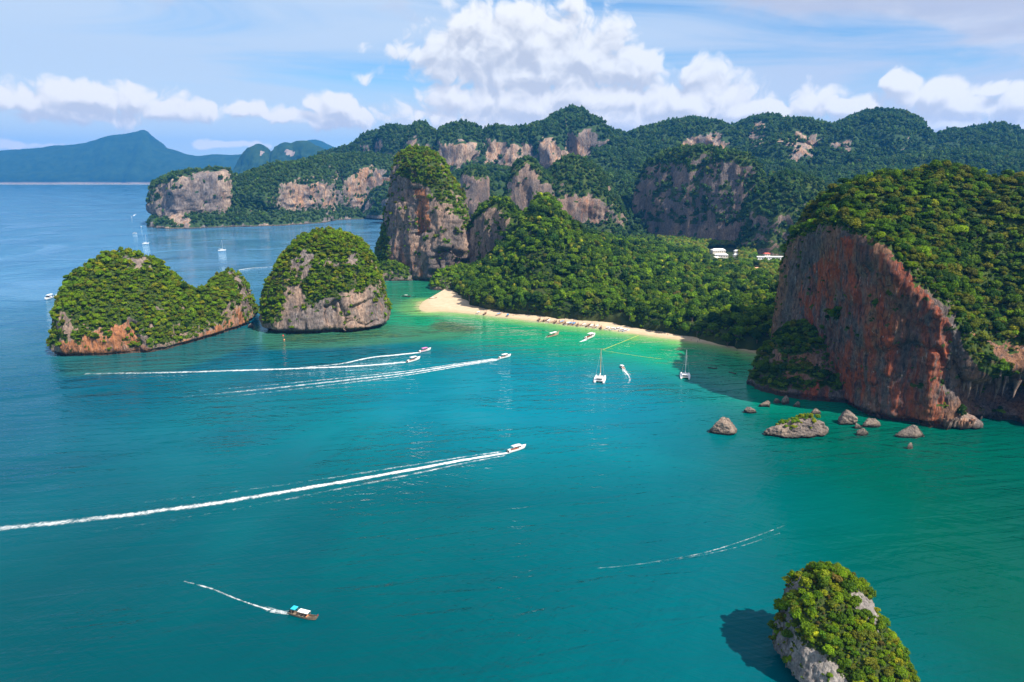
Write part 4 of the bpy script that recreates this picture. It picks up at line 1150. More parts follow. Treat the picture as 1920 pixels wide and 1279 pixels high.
for k in range(70):
    q = ok[random.randrange(len(ok))]
    PLANTS['pos'].append(G[q[0], q[1]][None] - [[0, 0, .4]]); PLANTS['r'].append(np.array([random.uniform(.8, 1.9)])); PLANTS['typ'].append(np.array([random.choice((0, 1, 2))]))
    PLANTS['tint'].append(np.array([TINTS[random.choice(('lush', 'lush', 'yellow', 'mid'))]])); PLANTS['mass'].append(np.array(['cove boulder'])); PLANTS['nrm'].append(np.array([[0, 0, 1.]]))

# a lone dark tree on the saddle of the humped islet
for px, py, Y, rr_, tn in ((346, 545, 628, 3.8, 'dark'), (339, 548, 628, 2.8, 'mid'), (392, 548, 652, 2.4, 'dark')):
    PLANTS['pos'].append(atY(px, py, Y)[None]); PLANTS['r'].append(np.array([rr_])); PLANTS['typ'].append(np.array([1])); PLANTS['tint'].append(np.array([TINTS[tn]])); PLANTS['mass'].append(np.array(['humped islet'])); PLANTS['nrm'].append(np.array([[0, 0, 1.]]))

# ------------------------------------------------------------------ dripstone
def stalactite(parent, top, L, r, seed, mat):
    K, V = 9, 9
    rg = np.random.default_rng(seed)
    G = np.zeros((K, V, 3))
    for j in range(V):
        t = j/(V - 1)
        rad = r*(1 - t)**.75*(1 + .25*math.sin(5*t + seed)) + .05
        for k in range(K):
            a = 2*math.pi*k/K
            w = rad*(1 + .3*math.sin(3*a + seed + 2*t))
            G[k, j] = (top[0] + w*math.cos(a) + .3*r*math.sin(3*t + seed), top[1] + w*math.sin(a), top[2] - L*t)
    me = mesh_np('stalactite', G.reshape(-1, 3), grid_faces(K, V, True)[:, ::-1], attrs=dict(veg=np.zeros(K*V), warm=np.full(K*V, .45)))
    return link('stalactite', me, mat, parent)
rs = random.Random(5)
for k in range(22):
    px = rs.choice((rs.uniform(1805, 1850), rs.uniform(1800, 1930)))
    Y = rs.uniform(387, 398)
    stalactite(MASS['cliff'], BZ(px, Y, rs.uniform(30, 37)), rs.uniform(4, 20)*rs.uniform(.5, 1), rs.uniform(.6, 2.0), k, MAT['limestone'])
for k in range(9):
    px = 1786 + 6.5*k + rs.uniform(-2, 2)
    stalactite(MASS['cliff'], BZ(px, 385.5 + rs.uniform(-1, 1.5), rs.uniform(5.5, 7.5)), rs.uniform(4.5, 6.8), rs.uniform(.7, 1.3), 50 + k, MAT['limestone_islet'])
fl = rows([(1776, 1836, 797, 391, 3.5, 9), (1779, 1835, 791, 391, 4, 9), (1783, 1828, 784, 391.5, 3.5, 9), (1790, 1814, 777, 392.5, 2.5, 7)], base=1.6)
crag('flowstone', fl, True, .8, .7, [(1.6, (6, 6, 9), 4, 'all', True), (1.2, (2.6, 2.6, 16), 3, 'steep', True)], MAT['limestone_islet'], 91, vr=(1.5, 1.8), warm=.35, parent=MASS['cliff'])
for k in range(20):
    px = 520 + 4.6*k + rs.uniform(-2, 2)
    stalactite(MASS['dome'], BZ(px, 641.5 + .02*abs(px - 600)**1.2 + rs.uniform(-.5, 2), rs.uniform(9, 14)), rs.uniform(5, 10), rs.uniform(.7, 1.5), 80 + k, MAT['limestone_islet'])
# ------------------------------------------------------------------ trees
def leaf_cloud(name, lobes, per, size, seed, core=True, flat=1.0, zc=1.0, cols=None):
    """crown of unit radius built from many small leaf sprays set round several lobes"""
    rg = np.random.default_rng(seed)
    V, F, LV = [], [], []
    ico = [(0, 0, 1), (.894, 0, .447), (.276, .851, .447), (-.724, .526, .447), (-.724, -.526, .447), (.276, -.851, .447), (.724, .526, -.447), (-.276, .851, -.447), (-.894, 0, -.447), (-.276, -.851, -.447), (.724, -.526, -.447), (0, 0, -1)]
    icf = [(0,1,2),(0,2,3),(0,3,4),(0,4,5),(0,5,1),(1,6,2),(2,7,3),(3,8,4),(4,9,5),(5,10,1),(6,7,2),(7,8,3),(8,9,4),(9,10,5),(10,6,1),(11,7,6),(11,8,7),(11,9,8),(11,10,9),(11,6,10)]
    for (c, r) in lobes:
        c = np.array(c, float)
        lt = rg.uniform(.25, .75)
        if core:
            n0 = len(V)
            for q in ico:
                q = np.array(q)*r*.80*rg.uniform(.8, 1.05)
                V.append(c + q*np.array([1, 1, flat])); LV.append(lt*.6)  # core darker than its leaves: shade inside the crown put into colour
            for f in icf:
                F.append((n0 + f[0], n0 + f[1], n0 + f[2], n0 + f[2]))
        for k in range(per):
            d = rg.normal(size=3); d /= np.linalg.norm(d)
            if d[2] < -.45: d[2] *= -1
            p = c + d*r*rg.uniform(.78, 1.08)*np.array([1, 1, flat])
            nrm = d + rg.normal(0, .34, 3) + np.array([0, 0, .22]); nrm /= np.linalg.norm(nrm)
            u = np.cross(nrm, rg.normal(size=3)); u /= max(np.linalg.norm(u), 1e-6); w = np.cross(nrm, u)
            s = size*rg.uniform(.6, 1.3)
            n0 = len(V)
            V += [p - u*s, p + w*s*.62, p + u*s*1.1, p - w*s*.62]
            F.append((n0, n0 + 1, n0 + 2, n0 + 3))
            v = np.clip(lt + rg.normal(0, .22), 0, 1)
            LV += [v]*4
    V = np.array(V)
    V[:, 2] += zc - 1.0
    F4 = [f for f in F]
    me = bpy.data.meshes.new(name)
    me.from_pydata(V.tolist(), [], [f if f[2] != f[3] else f[:3] for f in F4])
    at = me.attributes.new('leafv', 'FLOAT', 'POINT'); at.data.foreach_set('value', np.array(LV, np.float32))
    me.materials.append(MAT['leaf'])
    me.update()
    return me
def crown_lobes(seed, n, spread=.62, rlo=.26, rhi=.44, zs=.7, flat=False):
    rg = np.random.default_rng(seed)
    L = [((0, 0, 1.0), .5)]
    for k in range(n):
        a = 2.4*k + rg.uniform(-.4, .4); t = math.sqrt((k + .6)/n)
        L.append(((spread*t*math.cos(a)*rg.uniform(.8, 1.15), spread*t*math.sin(a)*rg.uniform(.8, 1.15), 1.0 + zs*(.62*(1 - t*t) + rg.uniform(-.25, .2))), rg.uniform(rlo, rhi)))
    return L
def palm_mesh(name, seed):
    rg = np.random.default_rng(seed)
    V, F, LV = [], [], []
    for k in range(15):
        a = 2*math.pi*k/15 + rg.uniform(-.2, .2); up = rg.uniform(.1, .75); L = rg.uniform(.85, 1.15)
        pts = []
        for j in range(5):
            t = j/4
            pts.append(np.array([math.cos(a)*L*t, math.sin(a)*L*t, 1.9 + up*t - (1.0 + .3*up)*t*t]))
        side = np.array([-math.sin(a), math.cos(a), 0])
        n0 = len(V)
        for j, p in enumerate(pts):
            wd = .16*math.sin(math.pi*min(.95, .15 + .8*j/4))
            V += [p - side*wd - np.array([0, 0, wd*.6]), p, p + side*wd - np.array([0, 0, wd*.6])]
            LV += [rg.uniform(.3, .9)]*3
        for j in range(4):
            b = n0 + 3*j
            F += [(b, b+1, b+4, b+3), (b+1, b+2, b+5, b+4)]
    n0 = len(V)
    for z, r in ((-1.2, .09), (.4, .06), (1.9, .05)):
        for k in range(6):
            V.append(np.array([r*math.cos(k*1.047) + .06*z*z*.1, r*math.sin(k*1.047), z])); LV.append(.1)
    for j in range(2):
        for k in range(6):
            F.append((n0 + 6*j + k, n0 + 6*j + (k+1) % 6, n0 + 6*j + 6 + (k+1) % 6, n0 + 6*j + 6 + k))
    me = bpy.data.meshes.new(name)
    me.from_pydata([tuple(q) for q in V], [], F)
    at = me.attributes.new('leafv', 'FLOAT', 'POINT'); at.data.foreach_set('value', np.array(LV, np.float32))
    me.materials.append(MAT['leaf'])
    return me
CROWN = [leaf_cloud('crown_round', crown_lobes(1, 15), 52, .105, 1), leaf_cloud('crown_uneven', crown_lobes(2, 12, .66, .22, .42, .9), 56, .10, 2), leaf_cloud('crown_broad', crown_lobes(3, 17, .72, .2, .36, .5), 44, .10, 3),
         palm_mesh('crown_palm', 4), leaf_cloud('crown_mid', crown_lobes(5, 9, .6, .28, .46, .75), 30, .15, 5), leaf_cloud('crown_mid_uneven', crown_lobes(6, 8, .64, .26, .48, .9), 32, .15, 6),
         leaf_cloud('crown_small', crown_lobes(7, 5, .55, .34, .5, .7), 18, .24, 7), leaf_cloud('crown_small_uneven', crown_lobes(8, 5, .6, .3, .5, .9), 18, .24, 8), leaf_cloud('crown_scrub', crown_lobes(9, 9, .8, .2, .34, .25), 26, .13, 9, zc=.6)]

def trunk_mesh():
    """short leaning trunk forking into limbs, unit scale (crown radius 1)"""
    mb = MB()
    mb.tube((0, 0, -.35), (.03, .02, .35), .11, .075, 7)
    mb.tube((.03, .02, .33), (.02, -.02, .8), .075, .045, 6)
    for a in (.4, 2.3, 4.4):
        mb.tube((.03, .02, .3), (.45*math.cos(a), .45*math.sin(a), .85), .05, .022, 5)
    me = bpy.data.meshes.new('trunk')
    me.from_pydata(mb.v, [], mb.f)
    me.materials.append(MAT['bark'])
    return me
def settle_labels(objs):
    same = {}
    for o in objs:
        same.setdefault(o['label'], []).append(o)
    words_ = {2: ('upper', 'lower'), 3: ('topmost', 'middle', 'lowest')}
    for lab, os_ in same.items():
        if len(os_) == 1: continue
        ys_ = [float(project(np.array(o.location))[1]) for o in os_]
        xs_ = [float(project(np.array(o.location))[0]) for o in os_]
        byx = os_[0]['category'] == 'person' or (max(xs_) - min(xs_)) > (max(ys_) - min(ys_))
        order = sorted(range(len(os_)), key=lambda i: (xs_ if byx else ys_)[i])
        w = {2: ('left', 'right'), 3: ('left', 'centre', 'right')} if byx else words_
        for r_, i in enumerate(order):
            pre = w[len(os_)][r_] if len(os_) in w else ('first', 'second', 'third', 'fourth', 'fifth', 'sixth', 'seventh', 'eighth')[min(r_, 7)] + ' ' + ('from left' if byx else 'from top')
            os_[i]['label'] = pre + ' ' + lab
def plant_all():
    pos = np.concatenate(PLANTS['pos']); r = np.concatenate(PLANTS['r']); typ = np.concatenate(PLANTS['typ']); tint = np.concatenate(PLANTS['tint']); nrm = np.concatenate(PLANTS['nrm'])
    mass = np.concatenate([np.asarray(m, dtype=object) for m in PLANTS['mass']])
    n = len(pos)
    rot = np.stack([rng.normal(0, .1, n) - .25*nrm[:, 1]*0, rng.normal(0, .1, n), rng.uniform(0, 6.283, n)], 1)
    scl = r[:, None]*np.stack([rng.uniform(.74, 1.3, n), rng.uniform(.74, 1.3, n), rng.uniform(.62, 1.4, n)], 1)
    scl[typ == 3] = (r[:, None]*np.array([[1, 1, 1.5]]))[typ == 3]
    # keep what the frame could see from here or from a few steps aside
    x, y, d = project(pos)
    # the 300 largest in view become trees of their own
    big = r/np.maximum(d, 1)
    ins = (x > 5) & (x < 1915) & (y > 5) & (y < 1274) & (d > 10) & (typ != 3)
    i = np.clip((x*ZW/1920).astype(int), 0, ZW - 1); j = np.clip((y*ZH/1279).astype(int), 0, ZH - 1)
    vis = ins & (d < zbuf[j, i] + 2.2*r + .012*d)
    cand = np.where(vis)[0]
    cand = cand[np.argsort(-big[cand])]
    pick = cand[:300]
    keep = np.ones(n, bool); keep[pick] = False
    keep[(x > 1127) & (x < 1183) & (y > 583) & (y < 612) & (d < 700)] = False
    keep[(x > 996) & (x < 1020) & (y > 543) & (y < 572) & (d < 850)] = False
    keep[(x > 1325) & (x < 1385) & (y > 466) & (y < 499) & (d > 1000) & (d < 1360)] = False
    keep[(x > 1416) & (x < 1484) & (y > 466) & (y < 500) & (d > 1000) & (d < 1360)] = False
    keep[(x > 1398) & (x < 1444) & (y > 632) & (y < 652) & (d < 640)] = False
    tm = trunk_mesh()
    seen_first = {}
    where = {'sea stack': 'the near sea stack', 'cliff top': 'the red walled headland', 'cove boulder': 'the largest cove boulder', 'buttress': 'the headland buttress', 'dome islet': 'the dome islet', 'humped islet': 'the two humped islet', 'beach forest': 'the beach forest slope', 'tower': 'the tall limestone tower'}
    masses = {}
    for k in pick:
        masses.setdefault(mass[k], []).append(k)
    for mname, ks in masses.items():
        ks = np.array(ks)
        xs, ys = x[ks], y[ks]
        for k in ks:
            root = empty('shrub' if r[k] < 1.3 else 'tree', tuple(pos[k]))
            root.rotation_euler = tuple(rot[k]); root.scale = tuple(scl[k])
            c = link('crown', CROWN[int(typ[k])] if typ[k] < 3 else CROWN[0], None, root)
            c['tint'] = [float(q) for q in tint[k]]
            link('trunk', tm, None, root)
            g = tint[k]
            hue = 'yellow green' if g[0] > .135 else ('brownish' if g[0] > g[1]*.95 else ('bright green' if g[1] > .145 else ('dark green' if g[1] < .08 else ('olive green' if g[0] > .72*g[1] else 'mid green'))))
            if mname == 'beach forest': pass
            a = float((xs < x[k]).mean()); b = float((ys < y[k]).mean())
            side = ('leftmost edge', 'far left', 'left', 'left of middle', 'middle', 'right of middle', 'right', 'far right', 'rightmost edge')[min(8, int(a*9))]; up = ('summit', 'near the summit', 'upper slope', 'middle slope', 'lower slope', 'near the foot', 'foot')[min(6, int(b*7))]
            sz = 'small' if r[k] < np.percentile(r[ks], 33) else ('large' if r[k] > np.percentile(r[ks], 70) else 'medium')
            word = 'shrub' if r[k] < 1.3 else 'tree'
            tag(root, f'{sz} {hue} {word}, {side}, {up} of {where.get(mname, mname)}', word, f'trees and shrubs on {where.get(mname, mname)}')
    settle_labels([o for o in COL.objects if o.get('category') in ('tree', 'shrub')])
    # all the others: one forest
    C = bpy.data.collections.new('forest_plants')
    for q, me in enumerate(CROWN):
        C.objects.link(bpy.data.objects.new(f'plant_{q:02d}', me))
    me = bpy.data.meshes.new('forest')
    P = pos[keep]
    me.vertices.add(len(P)); me.vertices.foreach_set('co', P.astype(np.float32).ravel())
    def at(nm, typ_, dom, key, arr):
        a = me.attributes.new(nm, typ_, dom); a.data.foreach_set(key, arr.ravel())
    at('spin', 'FLOAT_VECTOR', 'POINT', 'vector', rot[keep].astype(np.float32))
    at('grow', 'FLOAT_VECTOR', 'POINT', 'vector', scl[keep].astype(np.float32))
    at('sort', 'INT', 'POINT', 'value', typ[keep].astype(np.int32))
    at('tint', 'FLOAT_VECTOR', 'POINT', 'vector', tint[keep].astype(np.float32))
    o = link('forest', me, None)
    tag(o, kind='stuff')
    ng = bpy.data.node_groups.new('forest_planting', 'GeometryNodeTree')
    ng.interface.new_socket('Geometry', in_out='INPUT', socket_type='NodeSocketGeometry')
    ng.interface.new_socket('Geometry', in_out='OUTPUT', socket_type='NodeSocketGeometry')
    nn = ng.nodes; L = ng.links
    gi, go = nn.new('NodeGroupInput'), nn.new('NodeGroupOutput')
    ci = nn.new('GeometryNodeCollectionInfo'); ci.inputs['Collection'].default_value = C; ci.inputs['Separate Children'].default_value = True; ci.inputs['Reset Children'].default_value = True
    ip = nn.new('GeometryNodeInstanceOnPoints'); ip.inputs['Pick Instance'].default_value = True
    def na(nm, t):
        q = nn.new('GeometryNodeInputNamedAttribute'); q.data_type = t; q.inputs[0].default_value = nm
        return q.outputs[0]
    e2r = nn.new('FunctionNodeEulerToRotation')
    L.new(na('spin', 'FLOAT_VECTOR'), e2r.inputs[0])
    L.new(gi.outputs[0], ip.inputs['Points']); L.new(ci.outputs[0], ip.inputs['Instance'])
    L.new(na('sort', 'INT'), ip.inputs['Instance Index']); L.new(e2r.outputs[0], ip.inputs['Rotation']); L.new(na('grow', 'FLOAT_VECTOR'), ip.inputs['Scale'])
    L.new(ip.outputs[0], go.inputs[0])
    md = o.modifiers.new('planting', 'NODES'); md.node_group = ng
    print('plants', n, 'own', len(pick), {m: len(k) for m, k in masses.items()})
plant_all()
# ------------------------------------------------------------------ boats
WHITE = plain('white_gelcoat', (.80, .80, .78), .3, .04); WOOD = plain('weathered_wood', (.36, .27, .19), .7, .25, 2); DARKWOOD = plain('dark_hull_wood', (.07, .045, .035), .6, .3, 2)
GREYW = plain('pale_painted_plank', (.50, .46, .40), .6, .15, 2); BLUE = plain('blue_tarpaulin', (.02, .22, .50), .6, .15); CYAN = plain('cyan_awning', (.02, .48, .68), .6, .1); TARP = plain('white_awning', (.74, .72, .70), .7, .1, 1.5)
PINK = plain('pink_awning', (.62, .20, .46), .6, .12); GLASS = plain('dark_tinted_glass', (.015, .018, .022), .12, .1); METAL = plain('alloy_spar', (.62, .63, .64), .35, .05, metal=.4); BLACK = plain('black_engine', (.02, .02, .022), .45, .2)
SEAT = plain('orange_life_vests', (.70, .24, .10), .8, .3, 4); RED = plain('red_ribbon', (.60, .05, .04), .7, .2); BROWNT = plain('brown_awning', (.30, .19, .12), .8, .2); TANMAST = plain('wooden_mast', (.50, .30, .14), .5, .1); ROPE = plain('yellow_float_line', (.55, .50, .08), .7, .1)

def hull_mesh(mb, L, B, H, prow, stern_w=.6, full=.42, keel=.45, floor=.35, rim=.07, deck=None, n=14, fine=1.0):
    G = []
    for i in range(n):
        t = i/(n - 1)
        if t < full:
            w = stern_w + (1 - stern_w)*math.sin(math.pi/2*t/full)
        else:
            w = math.cos(math.pi/2*((t - full)/(1 - full))**(1.5*fine))**.8 if t < 1 else 0
        w = max(w, .015)*B/2
        sh = H + prow*max(0, t - .45)**2.6/.55**2.6 + .06*H*(1 - t)
        kz = -keel + (sh*.78 + keel)*max(0, t - .8)**2/.04*.9 if t > .8 else -keel
        x = (t - .5)*L
        fl = max(floor if deck is None else sh - deck, kz + .06)
        fl = min(fl, sh - .02)
        iw = max(w - rim, w*.35)
        G.append([(x, w, sh), (x, w*.86, lerp(sh, kz, .55)), (x, w*.42, lerp(sh, kz, .88)), (x, 0, kz), (x, -w*.42, lerp(sh, kz, .88)), (x, -w*.86, lerp(sh, kz, .55)), (x, -w, sh),
                  (x, -iw, sh), (x, -iw*.97, fl), (x, iw*.97, fl), (x, iw, sh)])
    G = np.array(G)
    n_, m = G.shape[:2]
    F = []
    for i in range(n_ - 1):
        for j in range(m):
            j2 = (j + 1) % m
            F.append((i*m + j, i*m + j2, (i+1)*m + j2, (i+1)*m + j))
    mb.add(G.reshape(-1, 3), F, False)
    mb.add([tuple(q) for q in G[0]], [tuple(range(m))])
    return G
def place(root, stern, bow, L0, smin=.6, smax=1.7, z=0.0, keepscale=None):
    a, b = gnd(*stern), gnd(*bow)
    d = b - a
    s = float(np.clip(np.hypot(d[0], d[1])/L0, smin, smax)) if keepscale is None else keepscale
    root.location = ((a[0] + b[0])/2, (a[1] + b[1])/2, z)
    root.rotation_euler = (0, 0, math.atan2(d[1], d[0]))
    root.scale = (s, s, s)
    return root
def longtail(hull_m, roof_m, roof=(-.18, .42), extra=None, engine=True, bench=True):
    r = empty('longtail_boat')
    L, B, H = 11.0, 1.9, .75
    mb = MB(); hull_mesh(mb, L, B, H, 1.25, .62, .40, .3, .18, .09); mb.build('hull', hull_m, r)
    if roof_m:
        x0, x1 = roof[0]*L*.5 - .4, roof[1]*L*.5
        G = [[(lerp(x0, x1, i/5), (j/4 - .5)*1.75, 2.15 + .14*(1 - (j/2 - 1)**2)) for j in range(5)] for i in range(6)]
        mb = MB(); mb.grid(G); lo = np.array(G); lo[..., 2] -= .05; mb.grid(lo[:, ::-1]); mb.build('awning', roof_m, r)
        for sx in (x0 + .15, x1 - .15):
            for sy in (-.78, .78):
                mb = MB(); mb.tube((sx, sy, .5), (sx, sy, 2.16), .04, n=6); mb.build('post', WOOD, r)
    if bench:
        for q in (-1.1, .1, 1.3):
            mb = MB(); mb.box((q, 0, .5), (.35, 1.55, .07)); mb.build('bench', SEAT if q > 1 else WOOD, r)
    if engine:
        mb = MB(); mb.box((-4.7, 0, 1.05), (.9, .5, .5), taper=.8); mb.tube((-4.4, 0, .6), (-4.6, 0, 1.0), .12); mb.build('engine', BLACK, r)
        mb = MB(); mb.tube((-5.1, 0, 1.0), (-8.2, .2, -.2), .05, n=6); mb.build('tail_shaft', METAL, r)
    mb = MB(); mb.tube((5.36, 0, 1.75), (5.62, 0, 2.55), .09, .05, 7); mb.build('prow_post', DARKWOOD, r)
    mb = MB(); mb.tube((5.40, 0, 1.85), (5.48, 0, 2.15), .15, .14, 8); mb.build('prow_ribbon', RED, r)
    if extra:
        mb = MB(); mb.box((-3.1, 0, 2.55), (1.7, 1.8, .08)); mb.build('rear_awning', extra, r)
        for sx in (-3.8, -2.4):
            for sy in (-.75, .75):
                mb = MB(); mb.tube((sx, sy, .5), (sx, sy, 2.52), .04, n=6); mb.build('post', WOOD, r)
    return r
def speedboat(stripe=None, top=True, roof_m=None):
    r = empty('speedboat')
    L, B, H = 10.5, 2.7, 1.05
    mb = MB(); hull_mesh(mb, L, B, H, .75, .9, .35, .35, .35, .16); mb.build('hull', WHITE, r)
    mb = MB()
    G = [[(x, y*w, 1.12 + z0) for y in (-1, -.5, 0, .5, 1)] for x, w, z0 in ((1.7, 1.16, .12), (2.6, 1.02, .22), (3.5, .78, .34), (4.4, .42, .5), (5.0, .08, .62))]
    mb.grid(np.array(G)[:, ::-1]); mb.build('foredeck', WHITE, r)
    if top:
        mb = MB(); G = [[(lerp(-2.9, 1.9, i/6), (j/4 - .5)*2.35*(1 if i < 5 else .86), 2.55 + .16*(1 - (j/2 - 1)**2) - (.12 if i == 6 else 0)) for j in range(5)] for i in range(7)]
        lo = np.array(G); lo[..., 2] -= .10; mb.grid(G); mb.grid(lo[:, ::-1]); mb.build('hardtop', roof_m or WHITE, r)
        for sx in (-2.7, -.4, 1.5):
            for sy in (-1.05, 1.05):
                mb = MB(); mb.tube((sx, sy, .9), (sx, sy, 2.56), .045, n=6); mb.build('post', METAL, r)
    mb = MB(); mb.add([(1.75, -1.05, 1.2), (1.75, 1.05, 1.2), (1.35, .95, 2.0), (1.35, -.95, 2.0), (1.81, -1.05, 1.2), (1.81, 1.05, 1.2), (1.41, .95, 2.0), (1.41, -.95, 2.0)], [(0, 3, 2, 1), (4, 5, 6, 7), (0, 1, 5, 4), (1, 2, 6, 5), (2, 3, 7, 6), (3, 0, 4, 7)]); mb.build('windscreen', GLASS, r)
    for sy in (-.75, .75):
        mb = MB(); mb.box((-1.0, sy, .62), (3.6, .5, .45)); mb.build('seat', SEAT, r)
    mb = MB(); mb.box((1.2, -.4, .95), (.7, .8, .9), taper=.85); mb.build('console', WHITE, r)
    for sy in (-.5, .5):
        mb = MB(); mb.box((-5.45, sy, 1.0), (.6, .42, .75), taper=.75); mb.box((-5.5, sy, .3), (.25, .16, .9)); mb.build('outboard_motor', BLACK, r)
    if stripe:
        for sy in (-1, 1):
            mb = MB()
            for k in range(6):
                t0 = .05 + k*.08
                mb.box((-4.6 + 1.0*k, sy*1.30, .78), (1.0, .05, .16))
            mb.build('stripe', stripe, r)
    return r
def catamaran(mast_m, sail=True):
    r = empty('catamaran')
    for sy in (-2.9, 2.9):
        mb = MB(); G = hull_mesh(mb, 14.0, 1.8, 1.5, .35, .75, .4, .5, 1.2, .25, deck=.06)
        for q in range(len(mb.v)):
            mb.v[q] = (mb.v[q][0], mb.v[q][1] + sy, mb.v[q][2])
        mb.build('hull', WHITE, r)
    mb = MB(); mb.box((-1.2, 0, 1.32), (8.6, 5.0, .42)); mb.build('bridge_deck', WHITE, r)
    mb = MB(); V = [(-3.6, -2.6, 1.55), (2.6, -2.2, 1.55), (2.6, 2.2, 1.55), (-3.6, 2.6, 1.55), (-3.4, -2.3, 2.75), (1.2, -1.7, 2.75), (1.2, 1.7, 2.75), (-3.4, 2.3, 2.75)]
    mb.add(V, [(3, 2, 1, 0), (4, 5, 6, 7), (0, 1, 5, 4), (1, 2, 6, 5), (2, 3, 7, 6), (3, 0, 4, 7)]); mb.build('cabin', WHITE, r)
    mb = MB(); mb.box((-.6, -2.27, 2.15), (3.6, .1, .5)); mb.build('cabin_window', GLASS, r)
    mb = MB(); mb.box((-.6, 2.27, 2.15), (3.6, .1, .5)); mb.build('cabin_window', GLASS, r)
    mb = MB(); mb.box((-3.56, 0, 2.1), (.1, 3.4, .85)); mb.build('saloon_door', GLASS, r)
    mb = MB(); mb.box((1.98, 0, 2.2), (.1, 3.0, .5), ry=-.8); mb.build('front_window', GLASS, r)
    mb = MB(); mb.box((-4.3, 0, 3.2), (3.6, 4.8, .12)); mb.build('cockpit_roof', WHITE, r)
    for sy in (-2.2, 2.2):
        mb = MB(); mb.tube((-5.7, sy, 1.5), (-5.7, sy, 3.2), .07); mb.build('post', METAL, r)
    mb = MB(); mb.box((4.4, 0, 1.35), (3.4, 4.1, .05)); mb.build('trampoline', BLACK, r)
    mb = MB(); mb.tube((6.2, -2.9, 1.5), (6.2, 2.9, 1.5), .14); mb.build('crossbeam', METAL, r)
    mb = MB(); mb.tube((1.4, 0, 2.6), (1.1, 0, 21.5), .24, .17, 8); mb.build('mast', mast_m, r)
    mb = MB(); mb.tube((1.3, 0, 4.2), (-4.9, 0, 4.4), .11); mb.build('boom', METAL, r)
    if sail:
        mb = MB(); mb.tube((1.1, 0, 4.45), (-4.6, 0, 4.65), .30, .22, 8); mb.build('furled_sail', WHITE, r)
    for z in (9.5, 15.5):
        mb = MB(); mb.tube((1.25, -1.3, z), (1.25, 1.3, z), .05, n=6); mb.build('spreader', METAL, r)
    for p in ((6.2, 0, 1.6), (-3.0, -3.2, 1.6), (-3.0, 3.2, 1.6)):
        mb = MB(); mb.tube(p, (1.1, 0, 20.5), .03, n=5); mb.build('stay', METAL, r)
    for sy in (-2.9, 2.9):
        mb = MB(); mb.box((-6.9, sy, .75), (.9, 1.2, .2)); mb.build('swim_step', WHITE, r)
    return r
def yacht():
    r = empty('sailing_yacht')
    mb = MB(); hull_mesh(mb, 13.0, 4.0, 1.5, .5, .7, .42, .5, 1.3, .3, deck=.08); mb.build('hull', WHITE, r)
    mb = MB(); mb.box((0, 0, 1.9), (5.5, 2.2, .8), taper=.8); mb.build('cabin', WHITE, r)
    mb = MB(); mb.box((0, -1.02, 1.95), (3.6, .08, .28)); mb.box((0, 1.02, 1.95), (3.6, .08, .28)); mb.build('cabin_window', GLASS, r)
    mb = MB(); mb.tube((1.0, 0, 1.5), (1.0, 0, 18.0), .17, .12, 8); mb.build('mast', METAL, r)
    mb = MB(); mb.tube((1.0, 0, 3.2), (-4.6, 0, 3.4), .25, .2, 8); mb.build('boom', WHITE, r)
    for p in ((6.0, 0, 1.9), (-6.0, 0, 1.6)):
        mb = MB(); mb.tube(p, (1.0, 0, 17.6), .045, n=5); mb.build('stay', METAL, r)
    return r
G_SP, G_LT = 'speedboats crossing the bay', 'longtail boats'
b = longtail(plain('brown_hull_plank', (.20, .145, .10), .6, .25, 2), TARP, extra=CYAN); place(b, (541, 1150), (597, 1164), 11.0); tag(b, 'longtail boat with white and cyan awnings motoring in the left foreground', 'boat', G_LT)
b = speedboat(); place(b, (953, 849), (986, 839), 10.5); tag(b, 'white speedboat at the head of the longest foam trail', 'boat', G_SP)
s2 = copy_tree(b); place(s2, (936, 673), (958, 668), 10.5); tag(s2, 'white speedboat leading the middle foam trail toward the beach', 'boat')
s3 = copy_tree(b); place(s3, (764, 680), (788, 673), 10.5); tag(s3, 'white speedboat just below the pink topped boat', 'boat')
s4 = speedboat(roof_m=PINK, stripe=PINK); place(s4, (786, 661), (808, 656), 10.5); tag(s4, 'pink topped boat racing above the other speedboats', 'boat', G_SP)
s5 = copy_tree(b); place(s5, (108, 555), (76, 566), 10.5, smax=2.0); tag(s5, 'white speedboat passing the left end of the two humped islet', 'boat')
s6 = copy_tree(b); place(s6, (1098, 637), (1117, 629), 10.5); tag(s6, 'white boat idling off the beach above the left catamaran', 'boat')
s7 = copy_tree(b); place(s7, (1170, 693), (1163, 687), 10.5, smin=.5); tag(s7, 'small white boat turning between the two catamarans', 'boat')
l2 = longtail(WOOD, TARP, roof=(-.5, .45)); place(l2, (1026, 633), (1048, 627), 11.0); tag(l2, 'wooden longtail boat anchored in the green shallows off the beach', 'boat', G_LT)
l3 = longtail(DARKWOOD, None, engine=False); place(l3, (1327, 690), (1345, 692), 11.0, smin=.5); tag(l3, 'dark open boat on the left in the headland shadow', 'boat', 'dark boats in the headland shadow')
l4 = copy_tree(l3); place(l4, (1366, 698), (1381, 702), 11.0, smin=.5); tag(l4, 'dark open boat on the right in the headland shadow', 'boat')
l5 = longtail(DARKWOOD, TARP, roof=(-.3, .3)); place(l5, (754, 556), (770, 557), 11.0); tag(l5, 'small moored longtail boat between the dome islet and the tall tower', 'boat', 'longtail boats moored off the white point')
l6 = copy_tree(l5); place(l6, (804, 561), (819, 560), 11.0); tag(l6, 'small moored longtail boat nearest the white sand point', 'boat')
c1 = catamaran(TANMAST); place(c1, (1122, 724), (1128, 703), 14.0, keepscale=1.12); tag(c1, 'left white catamaran with a tan mast, seen from astern', 'catamaran', 'catamarans anchored in the bay')
c2 = catamaran(METAL); place(c2, (1285, 717), (1284, 697), 14.0, keepscale=.98); tag(c2, 'right white catamaran with a bare silver mast by the shadow edge', 'catamaran', 'catamarans anchored in the bay')
